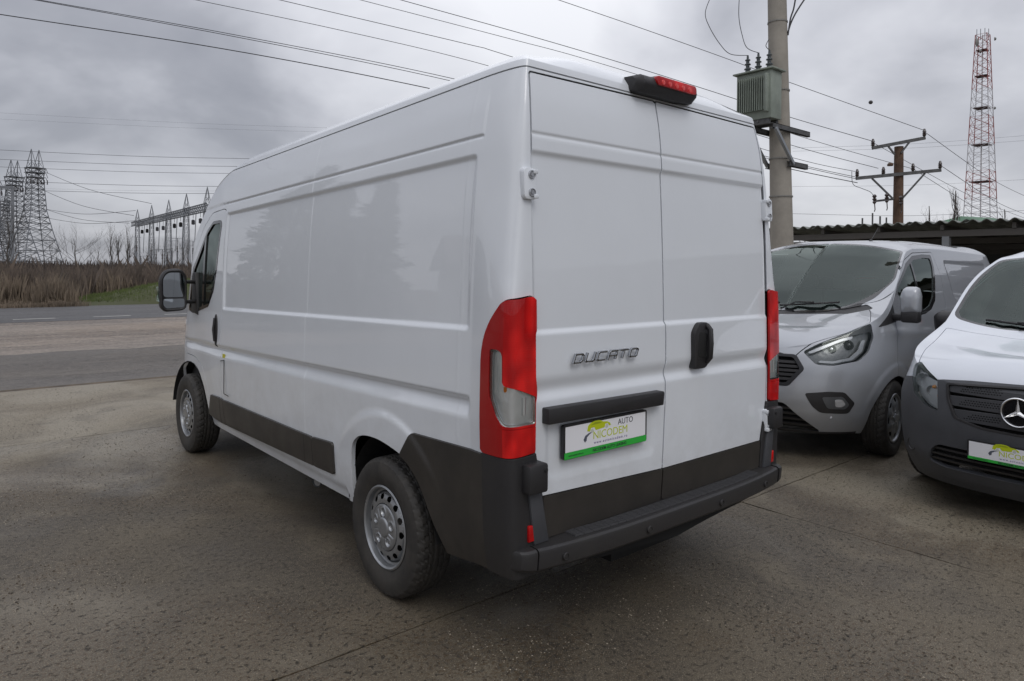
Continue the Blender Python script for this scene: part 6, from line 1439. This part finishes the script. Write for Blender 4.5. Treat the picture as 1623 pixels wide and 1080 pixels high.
jump((xb, Y1-.12, Z1+.36), [(1158, 86), (1141, 70), (1124, 42), (1118, 20), (1128, -8)], 'thin looping wire from the left insulator of the transformer')
jump((xb, Y1-.32, Z1+.36), [(1184, 76), (1176, 55), (1171, 26), (1172, -8)], 'thin wire rising straight from the middle transformer insulator')
jump((xb, Y0+.12, Z1+.36), [(1214, 73), (1219, 62)], 'short thin wire from the right transformer insulator to the pole')
for pts, lab in (([(1249, 52), (1254, 36), (1263, 18), (1280, -8)], 'thick black cable leaving the pole top to the right, outer one'), ([(1249, 56), (1253, 30), (1258, 14), (1262, -8)], 'thick black cable leaving the pole top, inner one')):
    wire('service_cable', lab, [at3(x, y, 11.9) for x, y in pts], .014, 'service cables at the concrete pole')
# ---- wooden pole with two cross arms
WP = mat('brown_pole_wood', (.105, .062, .040), .85, var=.3, vscale=3)
wp_o = atg(1422.5, 24, 0); wp = thing('utility_pole', 'brown wooden power pole with two dark steel cross arms and insulators', 'pole', wp_o)
zt = at3(1422, 233, 24).z
b = MB(); b.tube([(0, 0, -.2), (0, 0, zt*.5), (0, 0, zt)], [.20, .17, .145], 14); b.build('shaft', WP, wp, True)
def rel(px, py, D=24): return at3(px, py, D)-wp_o
for nm, a, b_ in (('cross_arm', (1382.5, 235), (1466, 219)), ('cross_arm', (1357, 283), (1491, 270))):
    m_ = MB(); m_.bar(rel(*a, 23.8), rel(*b_, 23.8), .09, .11); m_.build(nm, STEELD, wp)
for a, b_ in (((1407, 231), (1418, 245)), ((1441, 226), (1428, 243)), ((1382, 283), (1416, 316)), ((1466, 275), (1430, 315))):
    m_ = MB(); m_.bar(rel(*a, 23.8), rel(*b_, 23.8), .05, .05); m_.build('arm_brace', STEELD, wp)
for (px, py) in ((1383.5, 233), (1465, 217), (1358.5, 281), (1400, 277.5), (1447, 272), (1490, 268)):
    q = rel(px, py, 23.8); m_ = MB(); m_.lathe([(.03, 0), (.055, .05), (.07, .07), (.045, .10), (.07, .12), (.045, .15), (.065, .17), (.05, .20), (.03, .27), (0, .28)], q, 10); m_.build('pin_insulator', INSUL, wp, True)
m_ = MB(); m_.bar(rel(1388, 319), rel(1424, 315), .07, .07); m_.build('fuse_arm', STEELD, wp)
for px, py in ((1386, 316), (1405.5, 314), (1428, 318)):
    q = rel(px, py, 23.7); m_ = MB(); m_.lathe([(.03, -.16), (.07, -.1), (.04, -.06), (.08, 0), (.04, .04), (.08, .1), (.03, .16)], q, 8); m_.tube([q+Vector((0, 0, -.1)), q+Vector((.05, .0, -.35)), q+Vector((.0, .0, -.42))], .018, 5); m_.build('fuse_cutout', INSUL, wp, True)
m_ = MB(); q = rel(1411, 261, 23.7); m_.lathe([(0, -.06), (.09, -.05), (.1, .0), (.06, .05), (0, .07)], q, 10); m_.build('junction_cap', WP, wp, True)
wire('jumper_wire', 'thin drooping wire from the lower arm left insulator of the wooden pole', [at3(1350, 272, 23.8), at3(1352, 292, 23.8), at3(1366, 299, 23.8), at3(1380, 305, 23.8), at3(1386, 314, 23.8)], .010, 'wires on the wooden pole')
# ---- red and white lattice mast
RW = [mat('mast_red', (.36, .10, .09), .6), mat('mast_white', (.56, .55, .56), .6)]
mp_ = atg(1553, 130, -.05); mast = thing('lattice_mast', 'tall slim red and white lattice radio mast with dish aerials near its top', 'mast', mp_)
Ht = at3(1556, 56, 130).z; hw = lambda z: 2.55+(.92-2.55)*(z/Ht)
def mast_section(z0, z1, n, m):
    lv = [(z0+(z1-z0)*i/n, hw(z0+(z1-z0)*i/n)) for i in range(n+1)]; lg, br = lattice(lv, .17, .07); k = len(lg.v); lg.v += br.v; lg.f += [tuple(i+k for i in f) for f in br.f]; lg.build('mast_section', m, mast)
for i in range(9): mast_section(Ht*i/9, Ht*(i+1)/9, 4 if i < 3 else 3, RW[(i+1) % 2 if i < 8 else 0])
b = MB(); b.tube([(0, 0, 0), (0, 0, Ht)], .10, 5)
for k in range(80): b.tri((-.25, 0, Ht*k/80), (.25, 0, Ht*k/80), .07)
b.tri((-.25, 0, 0), (-.25, 0, Ht), .09); b.tri((.25, 0, 0), (.25, 0, Ht), .09); b.build('ladder', RW[1], mast)
for f in (.935, .83, .70, .55, .40, .22): z = Ht*f; w = hw(z)*.8; b = MB(); b.box((-w, -w, z), (w, w, z+.15)); b.build('rest_platform', mat('mast_dark', (.09, .06, .06), .7), mast)
for dx, f, r in ((-1.9, .965, .85), (-1.3, .93, .4), (1.4, .98, .35), (1.5, .70, .3)): z = Ht*f; b = MB(); c = _r*dx; b.lathe([(0, 0), (r*.6, .08), (r, .3), (r*.95, .3), (0, .15)], (0, 0, 0), 14, 'y'); b.v = [(x+c.x, y+c.y-1, zz+z) for x, y, zz in b.v]; b.build('dish_aerial', mat('dish_grey', (.22, .22, .21), .6), mast, True)
for dx in (-1.1, -.4, .4, 1.1): b = MB(); c = _r*dx; b.tri((c.x, c.y, Ht-1), (c.x, c.y, Ht+.9+.5*RNG.rand()), .12); b.build('whip_aerial', GALV, mast)
# green roofed building beyond the carport
GR = mat('green_roof', (.10, .19, .12), .7, var=.15, vscale=.6); g = atg(1546, 46, -.05); rz = -.3
gb = thing('green_building', 'building with a pale green low roof behind the carport below the mast', 'building', g, rz)
zr_ = at3(1546, 343, 46).z; b = MB(); b.box((-1.9, -1.5, 0), (1.9, 1.5, zr_-.55)); b.build('wall', mat('pale_wall', (.3, .3, .27), .8), gb)
b = MB(); b.add([(-2.2, -1.9, zr_-.5), (2.2, -1.9, zr_-.5), (2.2, 1.9, zr_-.5), (-2.2, 1.9, zr_-.5), (-1.5, 0, zr_), (1.5, 0, zr_)], [(0, 1, 5, 4), (2, 3, 4, 5), (1, 2, 5), (3, 0, 4), (3, 2, 1, 0)]); b.build('roof', GR, gb)
# small distant posts and roofs over the carport
for px, py, D, lab in ((1366, 346, 60, 'short dark far post over the carport roof, leftmost of four near the wooden pole'), (1382, 338, 62, 'tallest of the dark far posts over the carport roof left of the wooden pole'), (1394, 343, 58, 'third dark far post from the left over the carport roof'), (1404, 345, 64, 'dark far post nearest to the wooden pole over the carport roof')):
    b = MB(); q = atg(px, D); b.tube([q, Vector((q.x, q.y, at3(px, py, D).z))], .07, 6); tag(b.build('far_post', STEELD, None), lab, 'post', 'far posts over the carport')
# ---- carport along the back of the parked vans
CX0, CX1 = 12.0, 18.5; cpY = (-16.0, 7.2); ZF, ZB = 2.56, 2.34
cp = thing('carport', 'long dark carport with a corrugated sheet roof behind the parked vans', 'carport', (CX0, -4, 0)); o0 = Vector(cp.location)
SHEETM = mat('fibre_cement_sheet', (.17, .18, .165), .8, var=.3, vscale=2)
pitch = .215; nsheet = 24; wS = (cpY[1]-cpY[0])/nsheet
nseg = 36; us = np.linspace(0, wS+.02, nseg+1)
V = []; F = []
for i, u in enumerate(us):
    h = .030*math.cos(2*PI*u/pitch)
    V += [(-.06, u, h+.012), (CX1-CX0, u, h+.012+ZB-ZF), (CX1-CX0, u, h+ZB-ZF), (-.06, u, h)]
for i in range(nseg):
    a = 4*i; c = 4*(i+1); F += [(a, a+1, c+1, c), (a+3, c+3, c+2, a+2), (a, c, c+3, a+3), (a+1, a+2, c+2, c+1)]
me0 = None
for k in range(nsheet):
    if me0 is None: o = mesh_obj('roof_sheet', V, F, SHEETM, cp, True, 50); me0 = o.data
    else: o = link(bpy.data.objects.new('roof_sheet', me0), cp)
    o.location = (0, cpY[0]+k*wS-o0.y, ZF+.0+.004*(k % 2))
WB = mat('dark_timber', (.095, .088, .080), .85)
for y in np.arange(cpY[0]+.4, cpY[1], 1.15): b = MB(); b.bar((.05, y-o0.y, ZF-.09), (CX1-CX0, y-o0.y, ZB-.09), .06, .10); b.build('rafter', WB, cp)
for x in (.12, 2.2, 4.3, 6.3): b = MB(); z = ZF+(ZB-ZF)*x/(CX1-CX0)-.20; b.bar((x, cpY[0]-o0.y, z), (x, cpY[1]-o0.y, z), .08, .12); b.build('purlin', WB, cp)
PG = mat('post_grey', (.22, .23, .24), .6)
for y in (6.9, 2.74, -1.6, -5.9, -10.2, -14.5):
    for x in (.12, 6.3): b = MB(); b.box((x-.06, y-o0.y-.06, 0), (x+.06, y-o0.y+.06, ZF-.26 if x < 1 else ZB-.26)); b.build('post', PG, cp)
b = MB(); b.box((CX1-CX0+.02, cpY[0]-o0.y, 0), (CX1-CX0+.06, cpY[1]-o0.y, ZB-.05)); b.build('back_wall', mat('dark_cladding', (.055, .058, .055), .8, var=.3, vscale=1), cp)
b = MB(); b.box((.3, cpY[0]-o0.y, 0), (CX1-CX0, cpY[0]-o0.y+.04, ZB-.1)); b.build('end_wall', mat('dark_cladding', (.03, .03, .03)), cp)
# ---- what the glossy side of the white van mirrors: conifers and a low house across the yard
NEED = mat('conifer_needles', (.030, .045, .028), .8, var=.4, vscale=3)
def conifer(p, H, R_, label, seed):
    rnd = np.random.RandomState(seed); t = thing('conifer_tree', label, 'tree', p, 0, 'conifers left of the yard'); b = MB(); b.tube([(0, 0, -.1), (0, 0, H*.95)], [.16, .03], 7); b.build('trunk', BARK, t, True)
    n = 9000; z = H*(.08+.92*rnd.rand(n)**1.1); rr = R_*(1-z/H)**.85*(.25+.75*rnd.rand(n)**.6)*(1+.25*np.sin(z*7)); a = rnd.rand(n)*6.283; C = np.stack([rr*np.cos(a), rr*np.sin(a), z-.25*rr], 1)
    d = rnd.randn(n, 3)*.12+np.stack([np.cos(a), np.sin(a), 0*a-.35], 1)*.22; e = rnd.randn(n, 3)*.06; V = np.stack([C, C+d, C+d*.5+e], 1).reshape(-1, 3)
    mesh_obj('crown', V, np.arange(3*n).reshape(-1, 3), NEED, t, False)
conifer((-7.6, 18.8, 0), 7.4, 1.7, 'dark conifer across the yard, mirrored in the front half of the van side', 3)
conifer((-9.2, 19.6, 0), 6.6, 1.6, 'shorter dark conifer next to the taller one across the yard', 4)
conifer((-11.2, 20.2, 0), 6.9, 1.6, 'dark conifer farthest left of the group across the yard', 5)
hs = thing('low_house', 'low pale house with a grey pitched roof left of the yard', 'house', (-20, 19, 0), .5)
b = MB(); b.box((-5, -3.5, 0), (5, 3.5, 2.7)); b.build('wall', mat('render_pale', (.42, .42, .38), .85), hs)
b = MB(); b.add([(-5.5, -4, 2.65), (5.5, -4, 2.65), (5.5, 4, 2.65), (-5.5, 4, 2.65), (-5.5, 0, 4.4), (5.5, 0, 4.4)], [(0, 1, 5, 4), (2, 3, 4, 5), (0, 4, 3), (1, 2, 5), (3, 2, 1, 0)]); b.build('roof', mat('roof_grey', (.12, .10, .09), .8), hs)
for x in (-3, 0, 3): b = MB(); b.box((x-.6, -3.56, 1.0), (x+.6, -3.50, 2.1)); w_ = b.build('window', mat('window_white', (.6, .6, .6), .5), hs); b = MB(); b.box((x-.52, -3.58, 1.08), (x+.52, -3.565, 2.02)); b.build('pane', BLKGLOSS, w_)
